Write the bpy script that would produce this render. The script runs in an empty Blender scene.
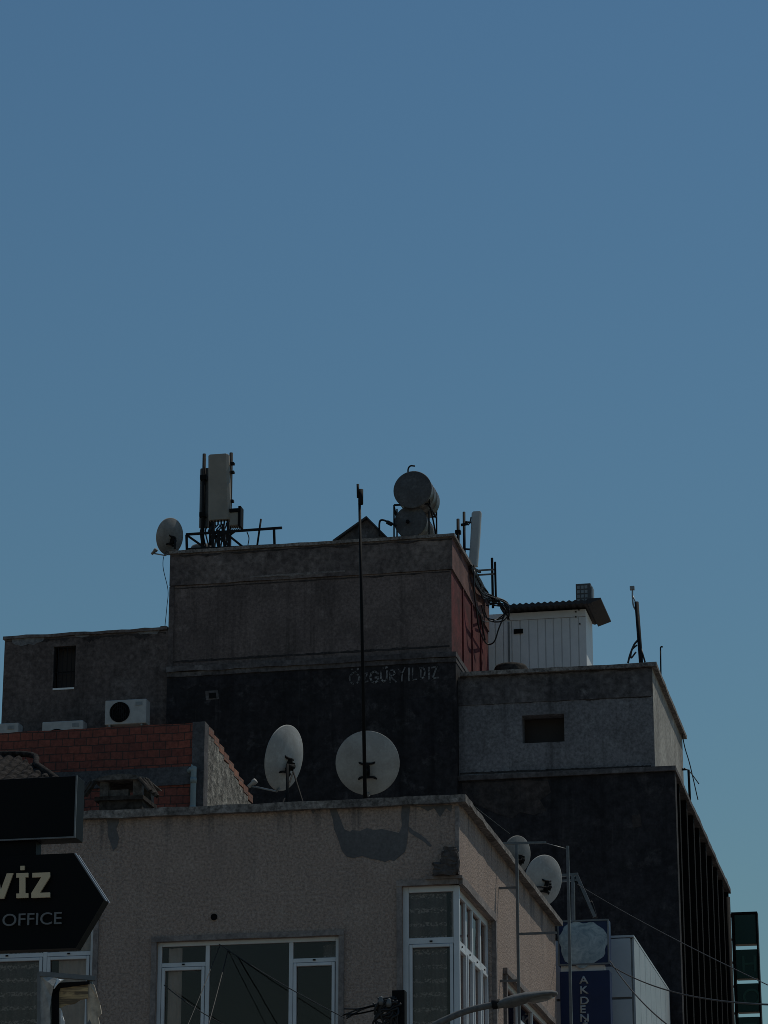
import bpy, bmesh, math, random
from mathutils import Vector, Matrix, noise

random.seed(7)
C = bpy.context.scene.collection
S = bpy.context.scene
R = math.radians

# ------------------------------------------------------------------ camera, sky, sun, exposure
F = 2900.0
PITCH = math.atan(979 / F)
YAW = math.atan2(615, F * math.cos(PITCH) + 979 * math.sin(PITCH))
EYE = 1.6
cam = bpy.data.cameras.new('camera')
cam.sensor_fit = 'VERTICAL'
cam.sensor_height = 36.0
cam.sensor_width = 27.0
cam.lens = F / 1024 * 36.0
cam.clip_start = 0.1
cam.clip_end = 3000
cam_o = bpy.data.objects.new('camera', cam)
C.objects.link(cam_o)
cam_o.location = (0, 0, EYE)
cam_o.rotation_euler = (math.pi / 2 + PITCH, 0, YAW)
S.camera = cam_o

SUN_ELEV, SUN_AZ = R(63), R(40)          # azimuth clockwise from +Y
w = bpy.data.worlds.new('World')
S.world = w
w.use_nodes = True
nt = w.node_tree
sky = nt.nodes.new('ShaderNodeTexSky')
sky.sky_type = 'NISHITA'
sky.sun_disc = False
sky.sun_elevation = SUN_ELEV
sky.sun_rotation = SUN_AZ
sky.altitude = 0
sky.air_density = 2.0
sky.dust_density = 0.0
sky.ozone_density = 6.5
bg = nt.nodes['Background']
tint = nt.nodes.new('ShaderNodeMix')
tint.data_type = 'RGBA'
tint.blend_type = 'MULTIPLY'
tint.inputs[0].default_value = 1.0
tint.inputs[7].default_value = (0.80, 1.06, 1.17, 1)
nt.links.new(sky.outputs[0], tint.inputs[6])
nt.links.new(tint.outputs[2], bg.inputs[0])
bg.inputs[1].default_value = 0.075

sun = bpy.data.lights.new('sun', 'SUN')
sun.energy = 4.1
sun.angle = R(0.5)
sun.color = (1.0, 0.95, 0.82)
sun_o = bpy.data.objects.new('sun', sun)
C.objects.link(sun_o)
sdir = Vector((math.sin(SUN_AZ) * math.cos(SUN_ELEV), math.cos(SUN_AZ) * math.cos(SUN_ELEV), math.sin(SUN_ELEV)))
sun_o.rotation_euler = sdir.to_track_quat('Z', 'Y').to_euler()
sun_o.location = (30, 20, 60)

S.view_settings.view_transform = 'Standard'
S.view_settings.look = 'None'
S.view_settings.exposure = -1.0
S.view_settings.gamma = 1.0
S.view_settings.use_curve_mapping = False
S.cycles.filter_width = 0.9


# ------------------------------------------------------------------ measuring helper
def ray(px, py):
    x = px - 384; u = 512 - py
    a = (x, F * math.cos(PITCH) - u * math.sin(PITCH), F * math.sin(PITCH) + u * math.cos(PITCH))
    c, s = math.cos(YAW), math.sin(YAW)
    return Vector((a[0] * c - a[1] * s, a[0] * s + a[1] * c, a[2]))


def at(px, py, X=None, Y=None, Z=None):
    d = ray(px, py)
    if X is not None: t = X / d.x
    elif Y is not None: t = Y / d.y
    else: t = (Z - EYE) / d.z
    return Vector((d.x * t, d.y * t, EYE + d.z * t))


# ------------------------------------------------------------------ materials
MATS = {}


def new_mat(name):
    m = bpy.data.materials.new(name)
    m.use_nodes = True
    MATS[name] = m
    return m, m.node_tree, m.node_tree.nodes['Principled BSDF']


def N(t, typ, **kw):
    n = t.nodes.new(typ)
    for k, v in kw.items(): setattr(n, k, v)
    return n


def L(t, a, b): t.links.new(a, b)


def pos(t, scale=(1, 1, 1), rot=(0, 0, 0)):
    g = N(t, 'ShaderNodeNewGeometry')
    mp = N(t, 'ShaderNodeMapping')
    mp.inputs['Scale'].default_value = scale
    mp.inputs['Rotation'].default_value = rot
    L(t, g.outputs['Position'], mp.inputs['Vector'])
    return mp.outputs[0]


def noise_tex(t, vec, scale, detail=4, rough=0.55, dist=0.0):
    n = N(t, 'ShaderNodeTexNoise')
    n.inputs['Scale'].default_value = scale
    n.inputs['Detail'].default_value = detail
    n.inputs['Roughness'].default_value = rough
    n.inputs['Distortion'].default_value = dist
    L(t, vec, n.inputs['Vector'])
    return n.outputs['Fac']


def ramp(t, fac, a, b, ca=(0, 0, 0), cb=(1, 1, 1)):
    r = N(t, 'ShaderNodeValToRGB')
    r.color_ramp.elements[0].position = a
    r.color_ramp.elements[1].position = b
    r.color_ramp.elements[0].color = (*ca, 1)
    r.color_ramp.elements[1].color = (*cb, 1)
    L(t, fac, r.inputs[0])
    return r.outputs[0]


def mix(t, fac, a, b, typ='MIX'):
    m = N(t, 'ShaderNodeMix', data_type='RGBA', blend_type=typ)
    if isinstance(fac, (int, float)): m.inputs[0].default_value = fac
    else: L(t, fac, m.inputs[0])
    for i, v in ((6, a), (7, b)):
        if isinstance(v, tuple): m.inputs[i].default_value = (*v, 1)
        else: L(t, v, m.inputs[i])
    return m.outputs[2]


def bump(t, p, h, strength, dist):
    b = N(t, 'ShaderNodeBump')
    b.inputs['Strength'].default_value = strength
    b.inputs['Distance'].default_value = dist
    L(t, h, b.inputs['Height'])
    L(t, b.outputs[0], p.inputs['Normal'])


def plaster(name, base, dark, light=None, blotch=0.7, streak=1.0, grain=14.0, grain_amt=0.25, bstr=0.5, bdist=0.012, rough=0.92, peel=None):
    """weathered cement or paint: cloudy wear, rain streaks and grain"""
    m, t, p = new_mat(name)
    v = pos(t)
    n1 = noise_tex(t, v, blotch, 6, 0.62, 0.4)
    col = mix(t, ramp(t, n1, 0.36, 0.66), dark, base)
    if light:
        n3 = noise_tex(t, v, blotch * 2.7, 5, 0.7, 0.2)
        col = mix(t, ramp(t, n3, 0.55, 0.78), col, light)
    if streak:
        vs = pos(t, (3.2, 3.2, 0.16))
        n2 = noise_tex(t, vs, 1.0, 5, 0.65)
        f = ramp(t, n2, 0.52, 0.74)
        col = mix(t, f, col, mix(t, 0.55 * streak, col, tuple(c * 0.45 for c in dark)))
        vs2 = pos(t, (7.0, 7.0, 0.3))
        n5 = noise_tex(t, vs2, 1.0, 4, 0.6)
        col = mix(t, ramp(t, n5, 0.62, 0.78), col, mix(t, 0.3 * streak, col, light or base))
    g = noise_tex(t, v, grain, 3, 0.7)
    col = mix(t, min(1.0, grain_amt * 2.2), col, ramp(t, g, 0.34, 0.68, (.42, .42, .42), (1.65, 1.65, 1.65)), 'MULTIPLY')
    if peel:
        n6 = noise_tex(t, v, 1.9, 6, 0.6, 0.6)
        col = mix(t, ramp(t, n6, 0.64, 0.67), col, peel)
    L(t, col, p.inputs['Base Color'])
    p.inputs['Roughness'].default_value = rough
    p.inputs['Specular IOR Level'].default_value = 0.25
    bump(t, p, g, bstr, bdist)
    return m


def simple(name, base, rough=0.6, metal=0.0, var=0.25, scale=6.0, bstr=0.0, spec=0.4):
    m, t, p = new_mat(name)
    v = pos(t)
    n = noise_tex(t, v, scale, 5, 0.65, 0.3)
    col = mix(t, ramp(t, n, 0.35, 0.7), tuple(c * (1 - var) for c in base), base)
    L(t, col, p.inputs['Base Color'])
    r = ramp(t, n, 0.2, 0.8, (rough * 0.85,) * 3, (min(1, rough * 1.15),) * 3)
    L(t, r, p.inputs['Roughness'])
    p.inputs['Metallic'].default_value = metal
    p.inputs['Specular IOR Level'].default_value = spec
    if bstr: bump(t, p, n, bstr, 0.01)
    return m


# big surfaces
def stucco_mat():
    m, t, p = new_mat('stucco')
    v = pos(t)
    n1 = noise_tex(t, v, 0.55, 5, 0.6, 0.3)
    col = mix(t, ramp(t, n1, 0.3, 0.7), (0.305, 0.236, 0.202), (0.35, 0.272, 0.232))
    n4 = noise_tex(t, v, 2.3, 5, 0.65, 0.4)
    col = mix(t, ramp(t, n4, 0.52, 0.8), col, (0.39, 0.31, 0.266))
    vs = pos(t, (2.6, 2.6, 0.22))
    n2 = noise_tex(t, vs, 1.0, 5, 0.65)
    col = mix(t, ramp(t, n2, 0.53, 0.8), col, mix(t, 0.45, col, (0.15, 0.135, 0.13)))
    # dirt washed down from the coping, longest where the water runs off
    sx = N(t, 'ShaderNodeSeparateXYZ'); L(t, v, sx.inputs[0])
    run = noise_tex(t, pos(t, (4.5, 4.5, 0.05)), 1.0, 4, 0.7)
    mr = N(t, 'ShaderNodeMapRange'); L(t, sx.outputs['Z'], mr.inputs[0])
    mr.inputs[1].default_value = 9.9; mr.inputs[2].default_value = 10.95; mr.inputs[3].default_value = -0.30; mr.inputs[4].default_value = 0.03
    ad = N(t, 'ShaderNodeMath', operation='ADD'); L(t, run, ad.inputs[0]); L(t, mr.outputs[0], ad.inputs[1])
    col = mix(t, ramp(t, ad.outputs[0], 0.47, 0.62), col, mix(t, 0.65, col, (0.11, 0.10, 0.10)))
    g = noise_tex(t, v, 26.0, 3, 0.75)
    col = mix(t, 1.0, col, ramp(t, g, 0.34, 0.66, (.66, .66, .66), (1.34, 1.34, 1.34)), 'MULTIPLY')
    L(t, col, p.inputs['Base Color'])
    p.inputs['Roughness'].default_value = 0.95
    p.inputs['Specular IOR Level'].default_value = 0.2
    bump(t, p, g, 0.9, 0.025)
    return m


M_stucco = stucco_mat()
M_coping = plaster('coping_concrete', (0.235, 0.215, 0.20), (0.11, 0.10, 0.095), (0.32, 0.295, 0.275), blotch=1.6, streak=0.3, grain=16, grain_amt=0.4)
M_patch = plaster('patch_cement', (0.135, 0.13, 0.132), (0.10, 0.098, 0.10), None, blotch=1.5, streak=0.2, grain=20, grain_amt=0.12, bstr=0.25)
M_trim = plaster('trim_plaster', (0.27, 0.235, 0.22), (0.17, 0.15, 0.145), None, blotch=1.5, streak=0.6, grain=18, grain_amt=0.2)
M_upper = plaster('grey_render', (0.155, 0.124, 0.116), (0.095, 0.077, 0.073), (0.215, 0.176, 0.165), blotch=1.1, streak=1.5, grain=16, grain_amt=0.24)
M_parapet = plaster('parapet_render', (0.165, 0.138, 0.128), (0.08, 0.067, 0.066), (0.22, 0.19, 0.18), blotch=0.7, streak=0.8, grain=9, grain_amt=0.3)
M_black = plaster('bitumen_black', (0.027, 0.024, 0.0265), (0.014, 0.013, 0.015), (0.075, 0.07, 0.074), blotch=1.2, streak=1.6, grain=8, grain_amt=0.3, rough=0.85)
M_black2 = plaster('smoky_render', (0.029, 0.0265, 0.030), (0.016, 0.015, 0.018), (0.062, 0.056, 0.058), blotch=1.0, streak=1.5, grain=8, grain_amt=0.3)
M_red = plaster('red_paint', (0.15, 0.029, 0.031), (0.045, 0.014, 0.016), (0.18, 0.06, 0.056), blotch=0.9, streak=1.0, grain=9, grain_amt=0.2)
M_redpale = plaster('pale_pink_render', (0.19, 0.10, 0.088), (0.07, 0.036, 0.034), None, blotch=1.2, streak=0.8, grain=9, grain_amt=0.2)  # parapet side, paler and pinker than the red flank below
M_bluegrey = plaster('bluegrey_render', (0.17, 0.166, 0.176), (0.128, 0.125, 0.132), (0.24, 0.238, 0.245), blotch=1.1, streak=1.5, grain=16, grain_amt=0.24)
M_brownband = plaster('brown_band_render', (0.115, 0.105, 0.105), (0.06, 0.056, 0.06), (0.20, 0.19, 0.19), blotch=0.9, streak=1.2, grain=9, grain_amt=0.3)
M_palewall = plaster('pale_render', (0.36, 0.35, 0.32), (0.22, 0.21, 0.195), None, blotch=0.9, streak=1.0, grain=9, grain_amt=0.25)
M_annex = plaster('annex_render', (0.125, 0.101, 0.095), (0.07, 0.057, 0.054), (0.165, 0.14, 0.132), blotch=0.9, streak=1.0, grain=10, grain_amt=0.3, peel=None)
M_flake = plaster('bare_flaked_render', (0.19, 0.19, 0.195), (0.13, 0.13, 0.135), None, blotch=3, streak=0.2, grain=12)
M_roofdeck = plaster('roof_deck', (0.16, 0.155, 0.15), (0.09, 0.088, 0.086), None, blotch=0.5, streak=0, grain=5)
M_ring = plaster('ring_beam_concrete', (0.115, 0.11, 0.115), (0.06, 0.058, 0.062), None, blotch=1.3, streak=0.8, grain=14)
M_sideblock = plaster('rough_block_side', (0.25, 0.235, 0.205), (0.12, 0.11, 0.10), (0.33, 0.31, 0.28), blotch=1.8, streak=0.5, grain=8, grain_amt=0.45, bstr=1.0, bdist=0.04)


def brick_mat(name, axis, c1, c2, mortar, bw=0.215, bh=0.135):
    m, t, p = new_mat(name)
    g = N(t, 'ShaderNodeNewGeometry')
    sx = N(t, 'ShaderNodeSeparateXYZ'); L(t, g.outputs['Position'], sx.inputs[0])
    wob = noise_tex(t, pos(t), 2.2, 3, 0.6)
    cb = N(t, 'ShaderNodeCombineXYZ')
    L(t, sx.outputs['X' if axis == 'X' else 'Y'], cb.inputs[0])
    ad = N(t, 'ShaderNodeMath', operation='MULTIPLY_ADD')
    L(t, wob, ad.inputs[0]); ad.inputs[1].default_value = 0.06; L(t, sx.outputs['Z'], ad.inputs[2])
    L(t, ad.outputs[0], cb.inputs[1])
    b = N(t, 'ShaderNodeTexBrick')
    b.offset = 0.5
    b.inputs['Scale'].default_value = 1.0
    b.inputs['Brick Width'].default_value = bw
    b.inputs['Row Height'].default_value = bh
    b.inputs['Mortar Size'].default_value = 0.008
    b.inputs['Mortar Smooth'].default_value = 0.25
    b.inputs['Bias'].default_value = 0.0
    b.inputs['Color1'].default_value = (*c1, 1)
    b.inputs['Color2'].default_value = (*c2, 1)
    b.inputs['Mortar'].default_value = (*mortar, 1)
    L(t, cb.outputs[0], b.inputs['Vector'])
    n = noise_tex(t, pos(t), 1.3, 6, 0.65, 0.5)
    col = mix(t, ramp(t, n, 0.35, 0.72), mix(t, 0.45, b.outputs['Color'], (0.035, 0.028, 0.027)), b.outputs['Color'])
    n2 = noise_tex(t, pos(t), 18, 3, 0.7)
    col = mix(t, 0.3, col, ramp(t, n2, 0.3, 0.7), 'OVERLAY')
    L(t, col, p.inputs['Base Color'])
    p.inputs['Roughness'].default_value = 0.92
    iv = N(t, 'ShaderNodeMath', operation='SUBTRACT'); iv.inputs[0].default_value = 1.0
    L(t, b.outputs['Fac'], iv.inputs[1])
    bump(t, p, iv.outputs[0], 0.8, 0.02)
    return m


M_brick = brick_mat('hollow_brick', 'X', (0.32, 0.082, 0.052), (0.21, 0.056, 0.039), (0.075, 0.042, 0.034))
M_brickside = brick_mat('hollow_brick_side', 'Y', (0.36, 0.15, 0.09), (0.26, 0.105, 0.07), (0.16, 0.14, 0.12))

M_pvc = simple('white_pvc', (0.64, 0.67, 0.70), 0.45, var=0.14, scale=3.0)
M_pvcgrey = simple('mid_grey_pvc', (0.20, 0.215, 0.225), 0.6, var=0.3, scale=4.0)  # plain grey, darker than the white frames
M_steel = simple('dark_steel', (0.020, 0.020, 0.022), 0.75, 0.0, var=0.4, scale=12, spec=.1)
M_galv = simple('galvanised_steel', (0.28, 0.29, 0.30), 0.5, 0.5, var=0.35, scale=9)
M_greypaint = simple('grey_painted_steel', (0.17, 0.175, 0.18), 0.5, 0.2, var=0.3, scale=9)
M_dish = plaster('dish_grey_paint', (0.40, 0.40, 0.39), (0.30, 0.29, 0.275), (0.46, 0.46, 0.45), blotch=2.2, streak=0.45, grain=30, grain_amt=0.06, bstr=0.05, rough=.6)
M_dishdark = plaster('dish_weathered_paint', (0.27, 0.27, 0.265), (0.18, 0.175, 0.165), (0.23, 0.23, 0.225), blotch=2.2, streak=0.6, grain=30, grain_amt=0.08, bstr=0.05, rough=.65)
M_antenna = simple('antenna_shell', (0.27, 0.25, 0.215), 0.6, var=0.2, scale=3.0)
M_antennaback = simple('antenna_back', (0.10, 0.10, 0.105), 0.6, 0.2, var=0.3, scale=6.0)
M_antennapale = simple('pale_antenna_shell', (0.42, 0.44, 0.44), 0.5, var=0.15, scale=3.0)
M_tank = plaster('tank_sheet_metal', (0.14, 0.138, 0.135), (0.07, 0.064, 0.058), (0.26, 0.255, 0.25), blotch=2.5, streak=1.2, grain=18, grain_amt=.2, bstr=.15, rough=.45)
M_tankend = plaster('tank_end_cap', (0.085, 0.088, 0.095), (0.055, 0.054, 0.055), (0.14, 0.14, 0.14), blotch=2.5, streak=1.2, grain=18, grain_amt=.15, bstr=.1, rough=.6)
M_acwhite = simple('ac_white_enamel', (0.42, 0.43, 0.43), 0.5, var=0.25, scale=5)
M_dark = simple('dark_plastic', (0.009, 0.009, 0.010), 0.7, var=0.3, scale=8, spec=.1)
M_cable = simple('black_cable', (0.014, 0.014, 0.016), 0.55, var=0.2, scale=20)
M_greycable = simple('grey_cable', (0.025, 0.025, 0.027), 0.6, var=0.2, scale=20)
M_cabin = simple('white_sandwich_panel', (0.78, 0.78, 0.78), 0.5, var=0.16, scale=1.6)
M_roofsheet = simple('corrugated_roof_sheet', (0.045, 0.045, 0.05), 0.75, 0.0, var=0.4, scale=3.0)
M_roofpale = simple('pale_roof_sheet', (0.11, 0.108, 0.105), 0.5, 0.3, var=0.3, scale=3.0)
M_fin = simple('black_fin_paint', (0.009, 0.008, 0.008), 0.95, var=0.5, scale=3, spec=.1)
M_signblack = simple('black_sign', (0.0035, 0.004, 0.005), 0.6, var=0.2, scale=3.0, spec=0.12)
M_signrim = simple('aluminium_trim', (0.52, 0.53, 0.55), 0.4, 0.5, var=0.15, scale=6)
M_gold = simple('gold_letter', (0.66, 0.52, 0.34), 0.45, 0.0, var=0.12, scale=14)
M_silver = simple('grey_letter', (0.17, 0.175, 0.18), 0.5, 0.0, var=0.15, scale=14)
M_blue = simple('navy_sign_face', (0.008, 0.022, 0.085), 0.5, var=0.2, scale=3)
M_blueletter = simple('pale_letter', (0.45, 0.47, 0.48), 0.5, var=0.15, scale=12)
M_green = simple('dark_green_sign_face', (0.012, 0.052, 0.04), 0.45, var=0.2, scale=4)
M_greenletter = simple('green_letter', (0.03, 0.095, 0.07), 0.5, var=0.15, scale=8)
M_whitegap = simple('white_sign_strip', (0.75, 0.77, 0.78), 0.5, var=0.05, scale=5)
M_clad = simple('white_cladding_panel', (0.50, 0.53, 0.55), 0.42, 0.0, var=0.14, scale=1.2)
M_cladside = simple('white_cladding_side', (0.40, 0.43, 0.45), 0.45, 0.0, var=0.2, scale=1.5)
M_tile = simple('old_clay_tile', (0.05, 0.043, 0.04), 0.95, var=0.9, scale=13, bstr=0.9, spec=.1)
M_tilepale = simple('mortar_cap', (0.19, 0.172, 0.158), 0.95, var=0.75, scale=10, bstr=1.0, spec=.1)
M_chim = simple('sooty_masonry', (0.075, 0.066, 0.06), 0.95, var=0.75, scale=11, bstr=1.0, spec=.1)
M_pipe = simple('pale_green_pvc_pipe', (0.27, 0.32, 0.32), 0.5, var=0.2, scale=5)
M_rubble = simple('broken_concrete', (0.11, 0.095, 0.09), 0.95, var=0.6, scale=14, bstr=0.8)
M_chalk = simple('faded_white_paint', (0.22, 0.222, 0.23), 0.9, var=0.5, scale=16)
M_asphalt = simple('asphalt', (0.05, 0.05, 0.052), 0.9, var=0.35, scale=1.5, bstr=0.3)
M_earth = simple('ground_soil', (0.27, 0.215, 0.165), 0.95, var=0.3, scale=0.2)
M_paving = simple('paving_concrete', (0.24, 0.23, 0.22), 0.9, var=0.3, scale=1.2, bstr=0.3)
M_roadpaint = simple('road_paint', (0.7, 0.7, 0.68), 0.7, var=0.2, scale=5)
M_brownpaint = simple('brown_shutter', (0.10, 0.085, 0.075), 0.7, var=0.3, scale=6)
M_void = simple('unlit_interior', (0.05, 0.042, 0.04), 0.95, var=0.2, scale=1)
M_torn = simple('torn_vinyl', (0.62, 0.53, 0.42), 0.75, var=0.5, scale=9, bstr=0.6)
M_tornpale = simple('torn_pale_vinyl', (0.45, 0.44, 0.42), 0.75, var=0.45, scale=12, bstr=0.6)
def ochre_mat():
    m, t, p = new_mat('ochre_board')
    n = noise_tex(t, pos(t, (2.0, 2.0, 14.0)), 1.6, 4, 0.6, 0.8)
    L(t, mix(t, ramp(t, n, 0.40, 0.60), (0.12, 0.085, 0.05), (0.52, 0.37, 0.19)), p.inputs['Base Color'])
    p.inputs['Roughness'].default_value = 0.75
    return m


M_ochre = ochre_mat()
M_lamp = simple('lamp_grey_enamel', (0.17, 0.17, 0.17), 0.75, 0.0, var=0.45, scale=16, spec=.15)
M_lampglass = simple('lamp_lens', (0.16, 0.16, 0.155), 0.25, var=0.1, scale=10)


def chalk_mat():
    m, t, p = new_mat('worn_white_paint')
    n = noise_tex(t, pos(t), 6.0, 5, 0.75, 0.6)
    L(t, mix(t, ramp(t, n, 0.40, 0.62), (0.025, 0.024, 0.028), (0.26, 0.26, 0.265)), p.inputs['Base Color'])
    p.inputs['Roughness'].default_value = 0.9
    return m


M_chalk = chalk_mat()


def emblem_mat():
    m, t, p = new_mat('brushed_pale_paint')
    v = pos(t)
    n = noise_tex(t, v, 5.5, 5, 0.7, 1.4)
    col = mix(t, ramp(t, n, 0.3, 0.7), (0.16, 0.23, 0.27), (0.50, 0.57, 0.58))
    L(t, col, p.inputs['Base Color'])
    p.inputs['Roughness'].default_value = 0.5
    return m


M_emblem = emblem_mat()


def glass_mat():
    m, t, p = new_mat('window_glass')
    t.nodes.remove(p)
    out = t.nodes['Material Output']
    tr = N(t, 'ShaderNodeBsdfTransparent'); tr.inputs[0].default_value = (0.84, 0.82, 0.81, 1)
    gl = N(t, 'ShaderNodeBsdfGlossy'); gl.inputs[0].default_value = (0.86, 0.69, 0.63, 1); gl.inputs['Roughness'].default_value = 0.03
    fr = N(t, 'ShaderNodeFresnel'); fr.inputs[0].default_value = 1.5
    n = noise_tex(t, pos(t), 1.1, 2, 0.5)
    b = N(t, 'ShaderNodeBump'); b.inputs['Strength'].default_value = 0.05; b.inputs['Distance'].default_value = 0.05
    L(t, n, b.inputs['Height']); L(t, b.outputs[0], gl.inputs['Normal'])
    ms = N(t, 'ShaderNodeMixShader')
    L(t, fr.outputs[0], ms.inputs[0]); L(t, tr.outputs[0], ms.inputs[1]); L(t, gl.outputs[0], ms.inputs[2])
    L(t, ms.outputs[0], out.inputs[0])
    return m


M_glass = glass_mat()


def lace_mat(name, base, motif):
    m, t, p = new_mat(name)
    g = N(t, 'ShaderNodeNewGeometry')
    sx = N(t, 'ShaderNodeSeparateXYZ'); L(t, g.outputs['Position'], sx.inputs[0])
    wob = noise_tex(t, pos(t), 9, 3, 0.6)
    def wave(sock, freq, off=0.0):
        a = N(t, 'ShaderNodeMath', operation='MULTIPLY_ADD'); L(t, sock, a.inputs[0]); a.inputs[1].default_value = freq; a.inputs[2].default_value = off
        b = N(t, 'ShaderNodeMath', operation='ADD'); L(t, a.outputs[0], b.inputs[0])
        c = N(t, 'ShaderNodeMath', operation='MULTIPLY'); L(t, wob, c.inputs[0]); c.inputs[1].default_value = 2.4
        L(t, c.outputs[0], b.inputs[1])
        s = N(t, 'ShaderNodeMath', operation='SINE'); L(t, b.outputs[0], s.inputs[0])
        return s.outputs[0]
    rows = wave(sx.outputs['Z'], 2 * math.pi / 0.2)
    sxy = N(t, 'ShaderNodeMath', operation='ADD'); L(t, sx.outputs['X'], sxy.inputs[0]); L(t, sx.outputs['Y'], sxy.inputs[1])
    lump = noise_tex(t, pos(t, (1.0, 1.0, 1.3)), 31.0, 1, 0.5, 0.3)
    fine = noise_tex(t, pos(t), 42.0, 2, 0.6)
    mu = N(t, 'ShaderNodeMath', operation='MULTIPLY'); L(t, ramp(t, rows, 0.45, 0.75), mu.inputs[0]); L(t, ramp(t, lump, 0.46, 0.6), mu.inputs[1])
    folds = wave(sxy.outputs[0], 2 * math.pi / 0.17)
    fold2 = noise_tex(t, pos(t, (9.0, 9.0, 0.25)), 1.0, 3, 0.6)
    col = mix(t, ramp(t, folds, 0.0, 1.0), base, tuple(c * 0.8 for c in base))
    col = mix(t, ramp(t, fold2, 0.4, 0.65), tuple(c * 0.5 for c in base), col)
    col = mix(t, ramp(t, fine, 0.45, 0.75), col, tuple(c * 1.08 for c in base))
    col = mix(t, mu.outputs[0], col, motif)
    L(t, col, p.inputs['Base Color'])
    p.inputs['Roughness'].default_value = 0.9
    return m


M_lace = lace_mat('lace_curtain', (0.27, 0.268, 0.285), (0.68, 0.67, 0.68))
M_curtain = simple('plain_curtain', (0.85, 0.83, 0.82), 0.9, var=0.2, scale=5)


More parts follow.
